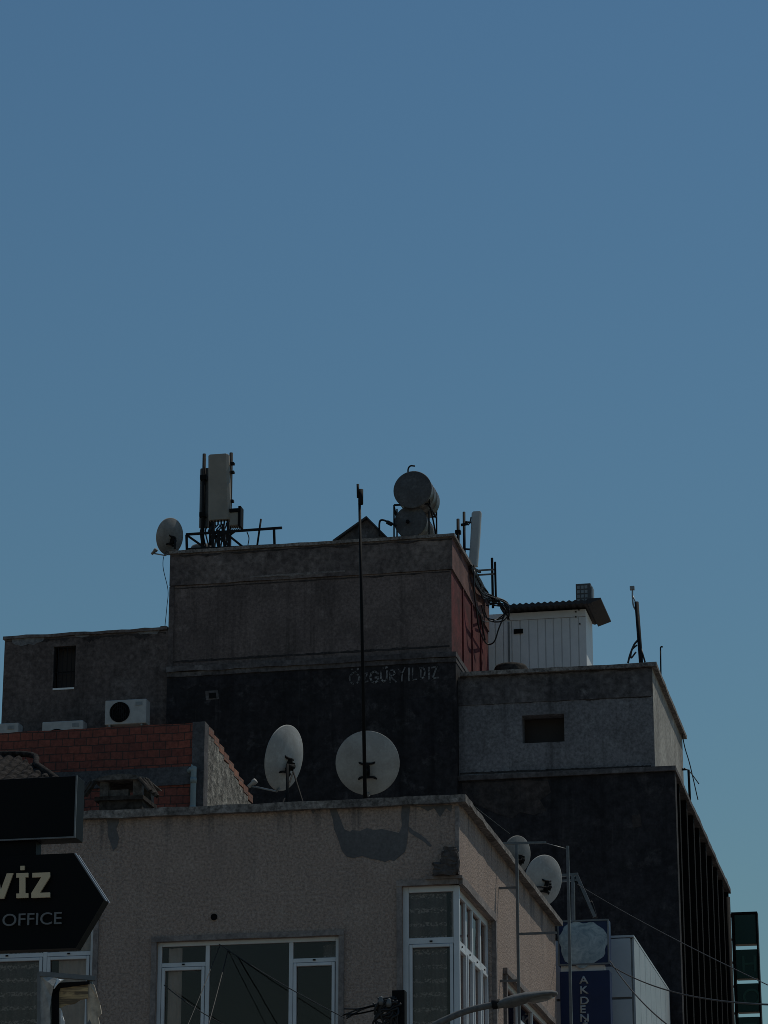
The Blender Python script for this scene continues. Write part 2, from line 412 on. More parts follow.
# ------------------------------------------------------------------ mesh builder (world coordinates, rebased on build)
class MB:
    def __init__(s): s.bm = bmesh.new()

    def face(s, pts):
        vs = [s.bm.verts.new(p) for p in pts]
        try: return s.bm.faces.new(vs)
        except ValueError: return None

    def box(s, x0, x1, y0, y1, z0, z1):
        x0, x1 = sorted((x0, x1)); y0, y1 = sorted((y0, y1)); z0, z1 = sorted((z0, z1))
        v = [s.bm.verts.new(p) for p in ((x0, y0, z0), (x1, y0, z0), (x1, y1, z0), (x0, y1, z0), (x0, y0, z1), (x1, y0, z1), (x1, y1, z1), (x0, y1, z1))]
        for f in ((3, 2, 1, 0), (4, 5, 6, 7), (0, 1, 5, 4), (1, 2, 6, 5), (2, 3, 7, 6), (3, 0, 4, 7)):
            s.bm.faces.new([v[i] for i in f])
        return s

    def bar(s, a, b, w=0.04, h=None):
        """rectangular bar from a to b"""
        a, b = Vector(a), Vector(b); h = h or w
        d = (b - a).normalized()
        up = Vector((0, 0, 1)) if abs(d.z) < 0.95 else Vector((0, 1, 0))
        r = d.cross(up).normalized() * w / 2; u = r.cross(d).normalized() * h / 2
        p = [[s.bm.verts.new(q + r * i + u * j) for i, j in ((-1, -1), (1, -1), (1, 1), (-1, 1))] for q in (a, b)]
        for i in range(4): s.bm.faces.new((p[0][i], p[0][(i + 1) % 4], p[1][(i + 1) % 4], p[1][i]))
        s.bm.faces.new(p[0][::-1]); s.bm.faces.new(p[1])
        return s

    def tube(s, pts, r, seg=8, smooth=True, r1=None):
        pts = [Vector(p) for p in pts]
        rings = []; n = len(pts); prev = None
        for i, p in enumerate(pts):
            d = (pts[min(i + 1, n - 1)] - pts[max(i - 1, 0)]).normalized()
            if prev is None:
                ref = Vector((0, 0, 1)) if abs(d.z) < 0.9 else Vector((1, 0, 0))
                x = d.cross(ref).normalized()
            else:
                x = (prev - d * prev.dot(d)).normalized()
            prev = x; y = d.cross(x)
            rr = r if r1 is None else r + (r1 - r) * i / (n - 1)
            rings.append([s.bm.verts.new(p + (x * math.cos(k * 2 * math.pi / seg) + y * math.sin(k * 2 * math.pi / seg)) * rr) for k in range(seg)])
        for a, b in zip(rings, rings[1:]):
            for k in range(seg):
                f = s.bm.faces.new((a[k], a[(k + 1) % seg], b[(k + 1) % seg], b[k])); f.smooth = smooth
        s.bm.faces.new(rings[0][::-1]); s.bm.faces.new(rings[-1])
        return s

    def lathe(s, c, axis, prof, seg=32, closed=False):
        """prof: (r, t) along axis from c"""
        c = Vector(c); axis = Vector(axis).normalized()
        ref = Vector((0, 0, 1)) if abs(axis.z) < 0.9 else Vector((1, 0, 0))
        x = axis.cross(ref).normalized(); y = axis.cross(x)
        rings = []
        for r, t in prof:
            if r < 1e-6: rings.append([s.bm.verts.new(c + axis * t)])
            else: rings.append([s.bm.verts.new(c + axis * t + (x * math.cos(k * 2 * math.pi / seg) + y * math.sin(k * 2 * math.pi / seg)) * r) for k in range(seg)])
        for a, b in zip(rings, rings[1:]):
            for k in range(seg):
                q = [a[k % len(a)], a[(k + 1) % len(a)], b[(k + 1) % len(b)], b[k % len(b)]]
                q2 = []
                for vv in q:
                    if vv not in q2: q2.append(vv)
                if len(q2) > 2:
                    f = s.bm.faces.new(q2); f.smooth = True
        return s

    def prism(s, pts, off):
        """closed polygon of world points, extruded by the vector off"""
        off = Vector(off)
        a = [s.bm.verts.new(p) for p in pts]; b = [s.bm.verts.new(Vector(p) + off) for p in pts]
        s.bm.faces.new(a); s.bm.faces.new(b[::-1])
        n = len(a)
        for i in range(n): s.bm.faces.new((a[(i + 1) % n], a[i], b[i], b[(i + 1) % n]))
        return s

    def rough_box(s, x0, x1, y0, y1, z0, z1, step=0.25, amp=0.012, seed=0):
        """a bar cast in place: subdivided along its length and slightly uneven"""
        x0, x1 = sorted((x0, x1)); y0, y1 = sorted((y0, y1))
        nx = max(1, int((x1 - x0) / step)); ny = max(1, int((y1 - y0) / step))
        def V(x, y, z):
            q = Vector((x * 1.9 + seed, y * 1.9, z * 3))
            d = Vector((noise.noise(q), noise.noise(q + Vector((9, 3, 5))), noise.noise(q + Vector((2, 17, 8))))) * amp
            q2 = q * 4.5
            d += Vector((0, 0, noise.noise(q2))) * amp * 0.7
            return s.bm.verts.new(Vector((x, y, z)) + d)
        if nx >= ny:
            secs = [[V(x0 + (x1 - x0) * i / nx, y, z) for y, z in ((y0, z0), (y1, z0), (y1, z1), (y0, z1))] for i in range(nx + 1)]
        else:
            secs = [[V(x, y0 + (y1 - y0) * i / ny, z) for x, z in ((x1, z0), (x0, z0), (x0, z1), (x1, z1))] for i in range(ny + 1)]
        for a, b in zip(secs, secs[1:]):
            for k in range(4): s.bm.faces.new((a[k], a[(k + 1) % 4], b[(k + 1) % 4], b[k]))
        s.bm.faces.new(secs[0]); s.bm.faces.new(secs[-1][::-1])
        return s

    def build(s, name, mat, parent=None, bevel=0.0, origin=None):
        bmesh.ops.recalc_face_normals(s.bm, faces=s.bm.faces)
        o_loc = Vector((0, 0, 0))
        if parent is not None:
            p = parent
            while p is not None:
                o_loc += p.location; p = p.parent
        elif origin is not None: o_loc = Vector(origin)
        bmesh.ops.translate(s.bm, verts=s.bm.verts, vec=-o_loc)
        me = bpy.data.meshes.new(name); s.bm.to_mesh(me); s.bm.free()
        o = bpy.data.objects.new(name, me); C.objects.link(o)
        if parent is not None: o.parent = parent
        elif origin is not None: o.location = o_loc
        for mm in (mat if isinstance(mat, (list, tuple)) else [mat]): me.materials.append(mm)
        if bevel:
            b = o.modifiers.new('bevel', 'BEVEL'); b.width = bevel; b.segments = 2; b.limit_method = 'ANGLE'
        return o


def thing(name, loc, label, cat, group=None):
    o = bpy.data.objects.new(name, None); o.empty_display_size = 0.3
    C.objects.link(o); o.location = loc
    o['label'] = label; o['category'] = cat
    if group: o['group'] = group
    return o


def tag(o, label, cat, group=None):
    o['label'] = label; o['category'] = cat
    if group: o['group'] = group
    return o


def struct(o): o['kind'] = 'structure'; return o


def curve_pts(pts, n=8):
    """Catmull-Rom through points"""
    P = [Vector(p) for p in pts]; P = [P[0] * 2 - P[1]] + P + [P[-1] * 2 - P[-2]]
    out = []
    for i in range(1, len(P) - 2):
        for k in range(n):
            t = k / n
            out.append(0.5 * ((2 * P[i]) + (P[i + 1] - P[i - 1]) * t + (2 * P[i - 1] - 5 * P[i] + 4 * P[i + 1] - P[i + 2]) * t * t + (3 * P[i] - P[i - 1] - 3 * P[i + 1] + P[i + 2]) * t ** 3))
    out.append(P[-2]); return out


def sag(a, b, drop, n=24):
    a, b = Vector(a), Vector(b)
    return [a.lerp(b, i / n) - Vector((0, 0, drop * 4 * (i / n) * (1 - i / n))) for i in range(n + 1)]


def front_wall(mb, Y, x0, x1, z0, z1, holes, depth):
    """wall face on the plane Y looking to -Y with openings (x0,x1,z0,z1) and their reveals"""
    xs = sorted({x0, x1, *[h[0] for h in holes], *[h[1] for h in holes]}); zs = sorted({z0, z1, *[h[2] for h in holes], *[h[3] for h in holes]})
    for i in range(len(xs) - 1):
        for j in range(len(zs) - 1):
            cx, cz = (xs[i] + xs[i + 1]) / 2, (zs[j] + zs[j + 1]) / 2
            if any(h[0] < cx < h[1] and h[2] < cz < h[3] for h in holes): continue
            mb.face([(xs[i], Y, zs[j]), (xs[i + 1], Y, zs[j]), (xs[i + 1], Y, zs[j + 1]), (xs[i], Y, zs[j + 1])])
    for a, b, c, d in holes:
        for q in (((a, c), (b, c)), ((b, c), (b, d)), ((b, d), (a, d)), ((a, d), (a, c))):
            if q[0][0] == q[1][0] and q[0][0] in (x0, x1): continue
            mb.face([(q[0][0], Y, q[0][1]), (q[1][0], Y, q[1][1]), (q[1][0], Y + depth, q[1][1]), (q[0][0], Y + depth, q[0][1])])


def side_wall(mb, X, y0, y1, z0, z1, holes, depth):
    ys = sorted({y0, y1, *[h[0] for h in holes], *[h[1] for h in holes]}); zs = sorted({z0, z1, *[h[2] for h in holes], *[h[3] for h in holes]})
    for i in range(len(ys) - 1):
        for j in range(len(zs) - 1):
            cy, cz = (ys[i] + ys[i + 1]) / 2, (zs[j] + zs[j + 1]) / 2
            if any(h[0] < cy < h[1] and h[2] < cz < h[3] for h in holes): continue
            mb.face([(X, ys[i], zs[j]), (X, ys[i + 1], zs[j]), (X, ys[i + 1], zs[j + 1]), (X, ys[i], zs[j + 1])])
    for a, b, c, d in holes:
        for q in (((a, c), (b, c)), ((b, c), (b, d)), ((b, d), (a, d)), ((a, d), (a, c))):
            if q[0][0] == q[1][0] and q[0][0] in (y0, y1): continue
            mb.face([(X, q[0][0], q[0][1]), (X, q[1][0], q[1][1]), (X - depth, q[1][0], q[1][1]), (X - depth, q[0][0], q[0][1])])


def text_obj(body, name, mat, parent, origin, cap, xscale=1.0, ext=0.01, shear_z=0.0, bold=0.0):
    """flat lettering facing -Y, its baseline start at origin, capital height cap"""
    cu = bpy.data.curves.new(name, 'FONT'); cu.body = body; cu.size = 1.0; cu.extrude = 0.0; cu.offset = bold
    tmp = bpy.data.objects.new('tmp_text', cu); C.objects.link(tmp)
    dg = bpy.context.evaluated_depsgraph_get(); dg.update()
    me = bpy.data.meshes.new_from_object(tmp.evaluated_get(dg))
    bpy.data.objects.remove(tmp)
    k = cap / 0.73
    bm = bmesh.new(); bm.from_mesh(me); bpy.data.meshes.remove(me)
    bmesh.ops.remove_doubles(bm, verts=bm.verts, dist=1e-5)
    geo = bmesh.ops.extrude_face_region(bm, geom=bm.faces[:])
    bmesh.ops.translate(bm, verts=[v for v in geo['geom'] if isinstance(v, bmesh.types.BMVert)], vec=(0, 0, ext / k))
    o = Vector(origin)
    for v in bm.verts:
        x, y, z = v.co
        v.co = (o.x + x * k * xscale, o.y - z * k, o.z + y * k + shear_z * x * k)
    mb = MB(); mb.bm.free(); mb.bm = bm
    return mb.build(name, mat, parent)


# ================================================================== SETTING: ground and streets
g = MB(); g.face([(-900, -900, 0), (900, -900, 0), (900, 900, 0), (-900, 900, 0)]); struct(g.build('ground', M_earth))
g = MB(); g.face([(-3.6, -60, 0.008), (3.6, -60, 0.008), (3.6, 120, 0.008), (-3.6, 120, 0.008)]); struct(g.build('road', M_asphalt))
g = MB(); g.face([(-60, 30, 0.004), (60, 30, 0.004), (60, 37.3, 0.004), (-60, 37.3, 0.004)]); struct(g.build('cross_road', M_asphalt))
g = MB()
for k in range(20): g.box(-0.06, 0.06, -50 + k * 4, -48 + k * 4, 0.012, 0.014)
struct(g.build('road_marking', M_roadpaint))
g = MB()
g.box(-6.9, -3.6, 37.4, 100, 0, 0.13); g.box(-30, -6.95, 37.4, 39.9, 0, 0.13)
g.box(-7.6, -3.6, -20, 29.9, 0, 0.13)
g.box(3.6, 7.0, -20, 29.9, 0, 0.13); g.box(3.6, 7.0, 37.4, 100, 0, 0.13)
struct(g.build('pavement', M_paving, bevel=0.02))

# ================================================================== MAIN STUCCO BUILDING
XM, YM, ZM = -6.96, 40.0, 11.02
YE = 49.77
XL = -22.0
root = thing('stucco_building', (-12, 45, 0), 'brown pebble-dashed corner building with white framed windows and a flat concrete coping', 'building')

w0 = at(157, 944, Y=YM); w1 = at(339, 938, Y=YM)
bw = (w0.x, w1.x, 7.25, 9.07)
lw = (-15.3, at(94, 928, Y=YM).x, 7.25, 9.42)
cw_x0 = at(402, 886, Y=YM).x
CZ1 = 9.74; CY1 = 42.85
cw = (cw_x0, XM, 7.25, CZ1)
sw = (44.05, 48.95, 7.25, 9.12)
DEP = 0.14
m = MB()
front_wall(m, YM, XL, XM, 0, ZM - 0.113, [lw, bw, cw], DEP)
side_wall(m, XM, YM, YE, 0, ZM - 0.083, [(YM, CY1, 7.25, CZ1), (sw[0], sw[1], sw[2], sw[3])], DEP)
m.face([(XL, YE, 0), (XM, YE, 0), (XM, YE, ZM - 0.15), (XL, YE, ZM - 0.15)])
m.face([(XL, YM, 0), (XL, YE, 0), (XL, YE, ZM - 0.15), (XL, YM, ZM - 0.15)])
wall = m.build('wall', M_stucco, root)
m = MB(); m.face([(XL + .02, YM + .02, ZM - 0.35), (XM - .02, YM + .02, ZM - 0.35), (XM - .02, YE - .02, ZM - 0.35), (XL + .02, YE - .02, ZM - 0.35)])
m.build('roof_deck', M_roofdeck, root)
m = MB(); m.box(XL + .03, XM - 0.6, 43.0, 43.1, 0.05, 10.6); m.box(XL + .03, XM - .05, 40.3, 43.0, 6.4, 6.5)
m.build('interior_wall', M_void, root)
# coping
m = MB()
m.rough_box(XL - .1, XM + 0.125, YM - 0.09, YM + 0.25, ZM - 0.115, ZM, 0.22, 0.014, 1)
m.rough_box(XM - 0.22, XM + 0.125, YM + 0.253, YE + 0.1, ZM - 0.085, ZM, 0.22, 0.014, 2)
m.rough_box(XL - .1, XM - 0.223, YE - 0.25, YE + 0.1, ZM - 0.15, ZM, 0.3, 0.014, 3)
m.build('coping', M_coping, root)
# corner trim strip below the coping
m = MB(); m.box(XM - 0.045, XM + 0.012, YM - 0.012, YM + 0.05, CZ1 + 0.28, ZM - 0.152)
m.build('corner_bead', M_trim, root)

# cement patch and drip marks on the facade (3 mm proud)
def px_sheet(name, pts, Y, mat, parent, th=0.006):
    mb = MB(); mb.prism([at(x, y, Y=Y - th) for x, y in pts], (0, th - 0.002, 0)); return mb.build(name, mat, parent)

px_sheet('plaster_patch', [(329, 808), (336, 808), (340, 818), (344, 829), (350, 832), (352, 830), (360, 831), (367, 828), (374, 830), (382, 829), (391, 831), (399, 833), (402, 826), (401, 815), (402, 805), (410, 805), (409, 818),
    (408, 832), (407, 843), (405, 852), (399, 857), (394, 861), (390, 860), (385, 862), (378, 860), (371, 859), (362, 856), (354, 858), (347, 857), (342, 851), (339, 842), (337, 836), (334, 829), (333, 820)], YM, M_patch, root)
px_sheet('drip_stain', [(104, 814), (119, 813), (119, 822), (116, 829), (119, 838), (117, 847), (113, 851), (111, 844), (108, 836), (108, 825)], YM, M_patch, root)
px_sheet('drip_stain', [(300, 803), (322, 802), (320, 812), (317, 806), (313, 814), (309, 806), (303, 811)], YM, M_patch, root)
px_sheet('drip_stain', [(410, 806), (452, 805), (451, 812), (446, 808), (440, 817), (434, 808), (428, 811), (420, 807)], YM, M_patch, root)
px_sheet('repair_scar', [(408, 826), (414, 831), (420, 834), (426, 839), (432, 846), (430, 847), (423, 841), (416, 837), (409, 832)], YM, M_patch, root)
hp = at(214, 917, Y=YM - 0.01)
m = MB(); m.lathe(hp, (0, -1, 0), [(0, -0.005), (0.045, -0.005), (0.05, 0.004), (0.04, 0.012), (0.036, 0.002), (0, 0.001)], 14); m.build('vent_hole', M_dark, root)
# plaster bands round the openings
def band(mb, x0, x1, z1, Y, wd=0.075, pr=0.03, zb=7.25, left=True, right=True):
    if left: mb.box(x0 - wd, x0, Y - pr, Y + 0.002, zb, z1)
    if right: mb.box(x1, x1 + wd, Y - pr, Y + 0.002, zb, z1)
    mb.rough_box(x0 - (wd if left else 0), x1 + (wd if right else 0), Y - pr - 0.012, Y + 0.002, z1 + 0.002, z1 + wd, 0.25, 0.006, x0)

m = MB(); band(m, bw[0], bw[1], bw[3], YM); m.build('window_surround', M_trim, root)
m = MB(); band(m, lw[0], lw[1], lw[3], YM); m.build('window_surround', M_trim, root)
m = MB(); band(m, cw[0], XM, CZ1, YM, right=False)
m.build('window_surround', M_trim, root)
# corner window canopy: a thin slab that wraps the corner, and a side band
m = MB()
m.rough_box(cw_x0 + 0.35, XM + 0.06, YM - 0.07, YM + 0.0, CZ1 + 0.078, CZ1 + 0.12, 0.2, 0.008, 8)
m.rough_box(XM + 0.002, XM + 0.06, YM + 0.003, CY1 + 0.1, CZ1 + 0.002, CZ1 + 0.12, 0.2, 0.008, 9)
m.box(XM + 0.002, XM + 0.07, CY1, CY1 + 0.1, 7.25, CZ1)
m.build('corner_hood', M_trim, root)
m = MB()
m.rough_box(XM + 0.002, XM + 0.07, sw[0] - 0.15, sw[1] + 0.15, sw[3], sw[3] + 0.09, 0.25, 0.01, 12)
m.box(XM + 0.002, XM + 0.05, sw[0] - 0.1, sw[0], 7.25, sw[3]); m.box(XM + 0.002, XM + 0.05, sw[1], sw[1] + 0.1, 7.25, sw[3])
m.build('window_surround', M_trim, root)


def fmap(axis, base):
    if axis == 'X': return lambda u, d, z: (u, base + d, z)
    return lambda u, d, z: (base - d, u, z)


def ubox(mb, f, u0, u1, d0, d1, z0, z1):
    a = f(u0, d0, z0); b = f(u1, d1, z1); mb.box(a[0], b[0], a[1], b[1], a[2], b[2])


def window(parent, axis, base, u0, u1, z0, z1, lights, transom=None, drop=0.0, fw=0.06, curtains=None):
    """PVC window set back by 7 cm. lights: list of (fraction, opens); transom: height of the transom bar"""
    f = fmap(axis, base); d0, d1 = 0.055, 0.125
    fr = MB()
    ubox(fr, f, u0, u0 + fw, d0, d1, z0, z1); ubox(fr, f, u1 - fw, u1, d0, d1, z0, z1)
    ubox(fr, f, u0 + fw, u1 - fw, d0, d1, z1 - fw, z1); ubox(fr, f, u0 + fw, u1 - fw, d0, d1, z0, z0 + fw)
    tot = sum(l[0] for l in lights); u = u0 + fw; W = u1 - u0 - 2 * fw
    cells = []
    for i, (fra, opens) in enumerate(lights):
        ue = u + W * fra / tot
        if i < len(lights) - 1: ubox(fr, f, ue - fw / 2, ue + fw / 2, d0 + .002, d1 - .002, z0 + fw, z1 - fw)
        a = u + (fw / 2 if i else 0); b = ue - (fw / 2 if i < len(lights) - 1 else 0)
        cells.append((a, b, opens)); u = ue
    win = None
    panes = []; sashes = []; gasket = []
    for a, b, opens in cells:
        if opens and transom:
            ubox(fr, f, a, b, d0 + .004, d1 - .004, transom - fw / 2, transom + fw / 2)
            panes.append((a, b, transom + fw / 2, z1 - fw))
            s = 0.045
            sashes.append((a + .008, b - .008, z0 + fw + .008, transom - fw / 2 - .008, s))
            panes.append((a + .008 + s, b - .008 - s, z0 + fw + s, transom - fw / 2 - .008 - s))
        else: panes.append((a, b, z0 + fw, z1 - fw))
    win = fr.build('window', M_pvc, parent, bevel=0.006)
    for a, b, c, d, s in sashes:
        sm = MB()
        ubox(sm, f, a, a + s, d0 - .014, d1 - .02, c, d); ubox(sm, f, b - s, b, d0 - .014, d1 - .02, c, d)
        ubox(sm, f, a + s, b - s, d0 - .014, d1 - .02, d - s, d); ubox(sm, f, a + s, b - s, d0 - .014, d1 - .02, c, c + s)
        sm.build('sash', M_pvc, win, bevel=0.006)
        hm = MB(); um = (a + b) / 2
        ubox(hm, f, um - .02, um + .02, d0 - .012, d0 + .0, d + .03, d + .05); hm.build('catch', M_dark, win)
    for a, b, c, d in panes:
        pm = MB(); ubox(pm, f, a - .004, b + .004, 0.088, 0.094, c - .004, d + .004); pm.build('pane', M_glass, win)
    for cu in curtains or []:
        a, b, zc0, zc1, dd, mat_, amp, name = cu
        n = max(6, int((b - a) / 0.02)); cm = MB(); pts = []
        for i in range(n + 1):
            uu = a + (b - a) * i / n; q = dd + amp * math.sin(uu * 37 + math.sin(uu * 11)) + amp * 0.5 * math.sin(uu * 83)
            pts.append((uu, q))
        for (ua, qa), (ub, qb) in zip(pts, pts[1:]):
            fc = cm.face([f(ua, qa, zc0), f(ub, qb, zc0), f(ub, qb, zc1), f(ua, qa, zc1)])
            if fc: fc.smooth = True
        bmesh.ops.remove_doubles(cm.bm, verts=cm.bm.verts, dist=1e-4)
        cm.build(name, mat_, win)
    return win


tz = at(180, 964, Y=YM).z
W3 = bw[1] - bw[0]
window(root, 'X', YM, bw[0], bw[1], bw[2], bw[3], [(47, True), (85, False), (45, True)], tz, curtains=[
    (bw[0] + .14, bw[0] + .34, 7.3, 9.0, .15, M_curtain, .02, 'curtain'), (bw[1] - .3, bw[1] - .1, 8.75, 9.0, .3, M_lace, .02, 'curtain')])
tzl = at(70, 953, Y=YM).z
window(root, 'X', YM, lw[0], lw[1], lw[2], lw[3], [(100, True), (112, True), (66, True)], tzl, curtains=[
    (lw[0] + .1, lw[1] - .82, 7.3, 9.3, .15, M_lace, .012, 'curtain'), (lw[1] - .56, lw[1] - .08, 7.3, 9.3, .15, M_curtain, .014, 'curtain')])
tzc = at(425, 940, Y=YM).z
window(root, 'X', YM, cw[0], XM - 0.004, cw[2], cw[3], [(1, True)], tzc, fw=0.085, curtains=[(cw[0] + .08, XM - .2, 7.3, 9.7, .15, M_lace, .012, 'curtain')])
window(root, 'Y', XM, YM + 0.13, CY1, cw[2], cw[3], [(1.0, True), (0.8, True), (1.0, True), (0.8, True)], tzc, fw=0.1, curtains=[(YM + .4, CY1 - .1, 7.3, 9.7, .2, M_lace, .016, 'curtain')])
window(root, 'Y', XM, sw[0], sw[1], sw[2], sw[3], [(1, False), (1, True), (1, False)], 8.7, fw=0.08)

# lump of old concrete on the corner hood
rng = random.Random(5)
def rock(mb, c, r, squash=(1, 1, 1), seed=0, sub=2, amp=.35):
    geo = bmesh.ops.create_icosphere(mb.bm, subdivisions=sub, radius=1.0)
    for v in geo['verts']:
        q = v.co * 1.7 + Vector((seed * 3.1, seed, 0))
        k = 1 + amp * noise.noise(q) + amp * .5 * noise.noise(q * 2.6)
        v.co = Vector(c) + Vector((v.co.x * squash[0], v.co.y * squash[1], v.co.z * squash[2])) * r * k

c0 = at(446, 866, Y=YM - 0.08)
def chunk(mb, c, dim, seed):
    n0 = len(mb.bm.verts)
    geo = bmesh.ops.create_cube(mb.bm, size=1.0)
    ed = list({e for v in geo['verts'] for e in v.link_edges})
    bmesh.ops.subdivide_edges(mb.bm, edges=ed, cuts=4, use_grid_fill=True)
    vs = list(mb.bm.verts)[n0:]
    for v in vs:
        q = v.co * 3 + Vector((seed * 2.3, seed, 4))
        k = Vector((noise.noise(q), noise.noise(q + Vector((7, 1, 2))), noise.noise(q + Vector((3, 9, 5))))) * .2
        p_ = v.co + k
        v.co = Vector(c) + Vector((p_.x * dim[0], p_.y * dim[1], p_.z * dim[2]))
m = MB()
chunk(m, (c0.x, YM - .085, CZ1 + .20), (.33, .14, .17), 1); chunk(m, (c0.x + .055, YM - .085, CZ1 + .35), (.22, .13, .19), 2)
chunk(m, (c0.x + .06, YM - .085, CZ1 + .47), (.17, .12, .08), 3); chunk(m, (c0.x - .1, YM - .085, CZ1 + .17), (.16, .13, .09), 4); chunk(m, (c0.x + .12, YM - .085, CZ1 + .29), (.12, .12, .3), 7)
tag(m.build('concrete_fragment', M_rubble, origin=(c0.x, YM - .07, CZ1 + .12)), 'dark broken lump of concrete sitting on the hood over the corner window', 'rubble')

# ================================================================== BRICK ROOFTOP STOREY
YB = 46.0
bA = at(205, 722, Y=YB); XB = bA.x; ZB = bA.z
root = thing('brick_building', (-16, 47.5, 10.67), 'unfinished red hollow-brick rooftop storey with a concrete corner column', 'building')
ZF = 10.68
yBack = 49.4
xcol = at(193, 722, Y=YB).x
zb_top = at(150, 768, Y=YB).z; zb_bot = at(150, 786, Y=YB).z
m = MB(); m.box(XL + 1, xcol - .002, YB + .02, YB + .25, ZF, zb_bot); m.rough_box(XL + 1, xcol - .002, YB + .02, YB + .25, zb_top, ZB, .14, .016, 4)
m.build('wall', M_brick, root)
m = MB(); m.rough_box(XL + 1, xcol - .002, YB - .01, YB + .26, zb_bot + .002, zb_top - .002, .3, .012, 5); m.build('ring_beam', M_ring, root)
m = MB(); m.rough_box(xcol, XB, YB - .015, YB + .25, ZF, ZB + .01, .1, .012, 6); m.build('column', M_ring, root)
e = at(262, 795, Y=yBack)
zs_end = e.z
m = MB()
p0, p1 = (XB, YB + .25, ZF), (XB, yBack, ZF)
prof = []
nst = 9
for i in range(nst):
    y_a = YB + .25 + (yBack - YB - .25) * i / nst; y_b = YB + .25 + (yBack - YB - .25) * (i + 1) / nst
    z_a = ZB - .16 + (zs_end - ZB) * i / (nst - 1)
    prof += [(XB, y_a + .004, z_a + rng.uniform(-.02, .02)), (XB, y_b, z_a + rng.uniform(-.02, .02))]
m.prism([p1, p0] + prof, (-.2, 0, 0)); m.build('side_wall', M_sideblock, root)
m = MB()
for i in range(nst):
    y_a = YB + .255 + (yBack - YB - .25) * i / nst; y_b = YB + .25 + (yBack - YB - .25) * (i + 1) / nst
    z_a = ZB - .16 + (zs_end - ZB) * i / (nst - 1)
    m.box(XB - .19, XB + .006, y_a + .006, y_b - .006, z_a + .015, z_a + .15)
m.build('brick_course', M_brickside, root)
m = MB(); m.box(XL + 1, XB - .21, YB + .26, yBack, ZB - .5, ZB - .35); m.build('roof_deck', M_roofdeck, root)
# downpipe
pt = at(194, 770, Y=YB - .06)
m = MB()
m.tube(curve_pts([(pt.x - .09, YB + .0, pt.z), (pt.x - .04, YB - .07, pt.z + .01), (pt.x, YB - .08, pt.z - .03), (pt.x, YB - .08, pt.z - .12), (pt.x, YB - .08, ZF)], 5), .05, 12)
m.lathe((pt.x, YB - .08, pt.z - .14), (0, 0, -1), [(.05, 0), (.06, 0), (.06, .09), (.05, .09)], 12)
m.lathe((pt.x, YB - .08, pt.z - .62), (0, 0, -1), [(.05, 0), (.058, 0), (.058, .06), (.05, .06)], 12)
m.build('downpipe', M_pipe, root)
# grey pipe stubs beyond, at side wall bottom
# ================================================================== TILED SHED ROOF AND CHIMNEY ON THE MAIN ROOF
YT = 43.2
ra = at(-60, 752, Y=YT + 1.4); rb = at(14, 757, Y=YT + 1.4); rc = at(62, 782, Y=YT + .1); rd = at(-90, 788, Y=YT)
root = thing('tiled_shed', (-15, 44, 10.67), 'low rooftop shed with a dark clay tile roof behind the black sign', 'shed')
m = MB()
n = 30; base0 = Vector((-16.9, YT, rd.z)); 
xr = rc.x; z_e = rc.z - .03; z_r = rb.z + .02; y_r = YT + 1.5; x_r = at(16, 757, Y=y_r).x
def tile_z(u):  # corrugation
    return .045 * abs(math.sin(u))
cols = []
nc = 150
for i in range(nc + 1):
    x = -17.2 + (xr + 17.2) * i / nc
    top = 1.0 if x <= x_r else max(0.03, 1 - (x - x_r) / (xr - x_r))
    col = []
    for j in range(19):
        t = j / 18 * top
        lip = .03 * (1 - ((j / 18 * top * 7) % 1.0))
        col.append(m.bm.verts.new((x, YT + (y_r - YT) * t, z_e + (z_r - z_e) * t + tile_z(x * math.pi / .2) + lip + .01 * noise.noise(Vector((x * 6, t * 9, 0))))))
    cols.append(col)
for a, b in zip(cols, cols[1:]):
    for j in range(18): m.bm.faces.new((a[j], b[j], b[j + 1], a[j + 1]))
m.build('roof', M_tile, root)
m = MB(); m.tube(curve_pts([(x_r - 3, y_r, z_r + .06), (x_r, y_r, z_r + .06), ((x_r + xr) / 2, (y_r + YT) / 2, (z_r + z_e) / 2 + .07), (xr - .05, YT + .1, z_e + .06)], 8), .05, 10)
m.build('ridge_tile', M_tile, root)
m = MB(); m.box(-17.1, xr - .2, YT + .1, y_r, 10.68, z_e - .02); m.build('wall', M_chim, root)

YC = 42.6
cA = at(94, 778, Y=YC); cB = at(148, 778, Y=YC); zc = at(120, 806, Y=YC).z; zcap = at(120, 781, Y=YC).z; zmid = at(120, 798, Y=YC).z
root = thing('chimney', ((cA.x + cB.x) / 2, YC + .35, 10.67), 'squat sooty masonry chimney with a domed cap slab beside the brick storey', 'chimney')
x0, x1 = cA.x, cB.x
m = MB()
m.rough_box(x0 + .1, x1 - .1, YC, YC + .7, 10.67, zmid - .04, .12, .02, 3); m.rough_box(x0 + .04, x1 - .06, YC - .05, YC + .75, zmid - .04, zmid + .02, .1, .02, 5)
m.build('stack', M_chim, root)
for a, b in ((x0 + .1, x0 + .24), (x1 - .24, x1 - .1)):
    for c, d in ((YC, YC + .16), (YC + .54, YC + .7)): m = MB(); m.rough_box(a, b, c, d, zmid + .02, zcap, .06, .012, a); m.build('pier', M_tilepale, root)
m = MB(); m.box(x0 + .17, x1 - .32, YC + .03, YC + .13, zmid + .03, zmid + .14); m.build('flue', M_tilepale, root)
m = MB()
pr = []
for i in range(11):
    t = i / 10; pr.append((x0 + (x1 - x0) * t, YC - .1, zcap + .015 + .075 * math.sin(math.pi * t)))
pr += [(x1, YC - .1, zcap), (x0, YC - .1, zcap)]
m.prism(pr, (0, .9, 0)); m.build('cap', M_tilepale, root)
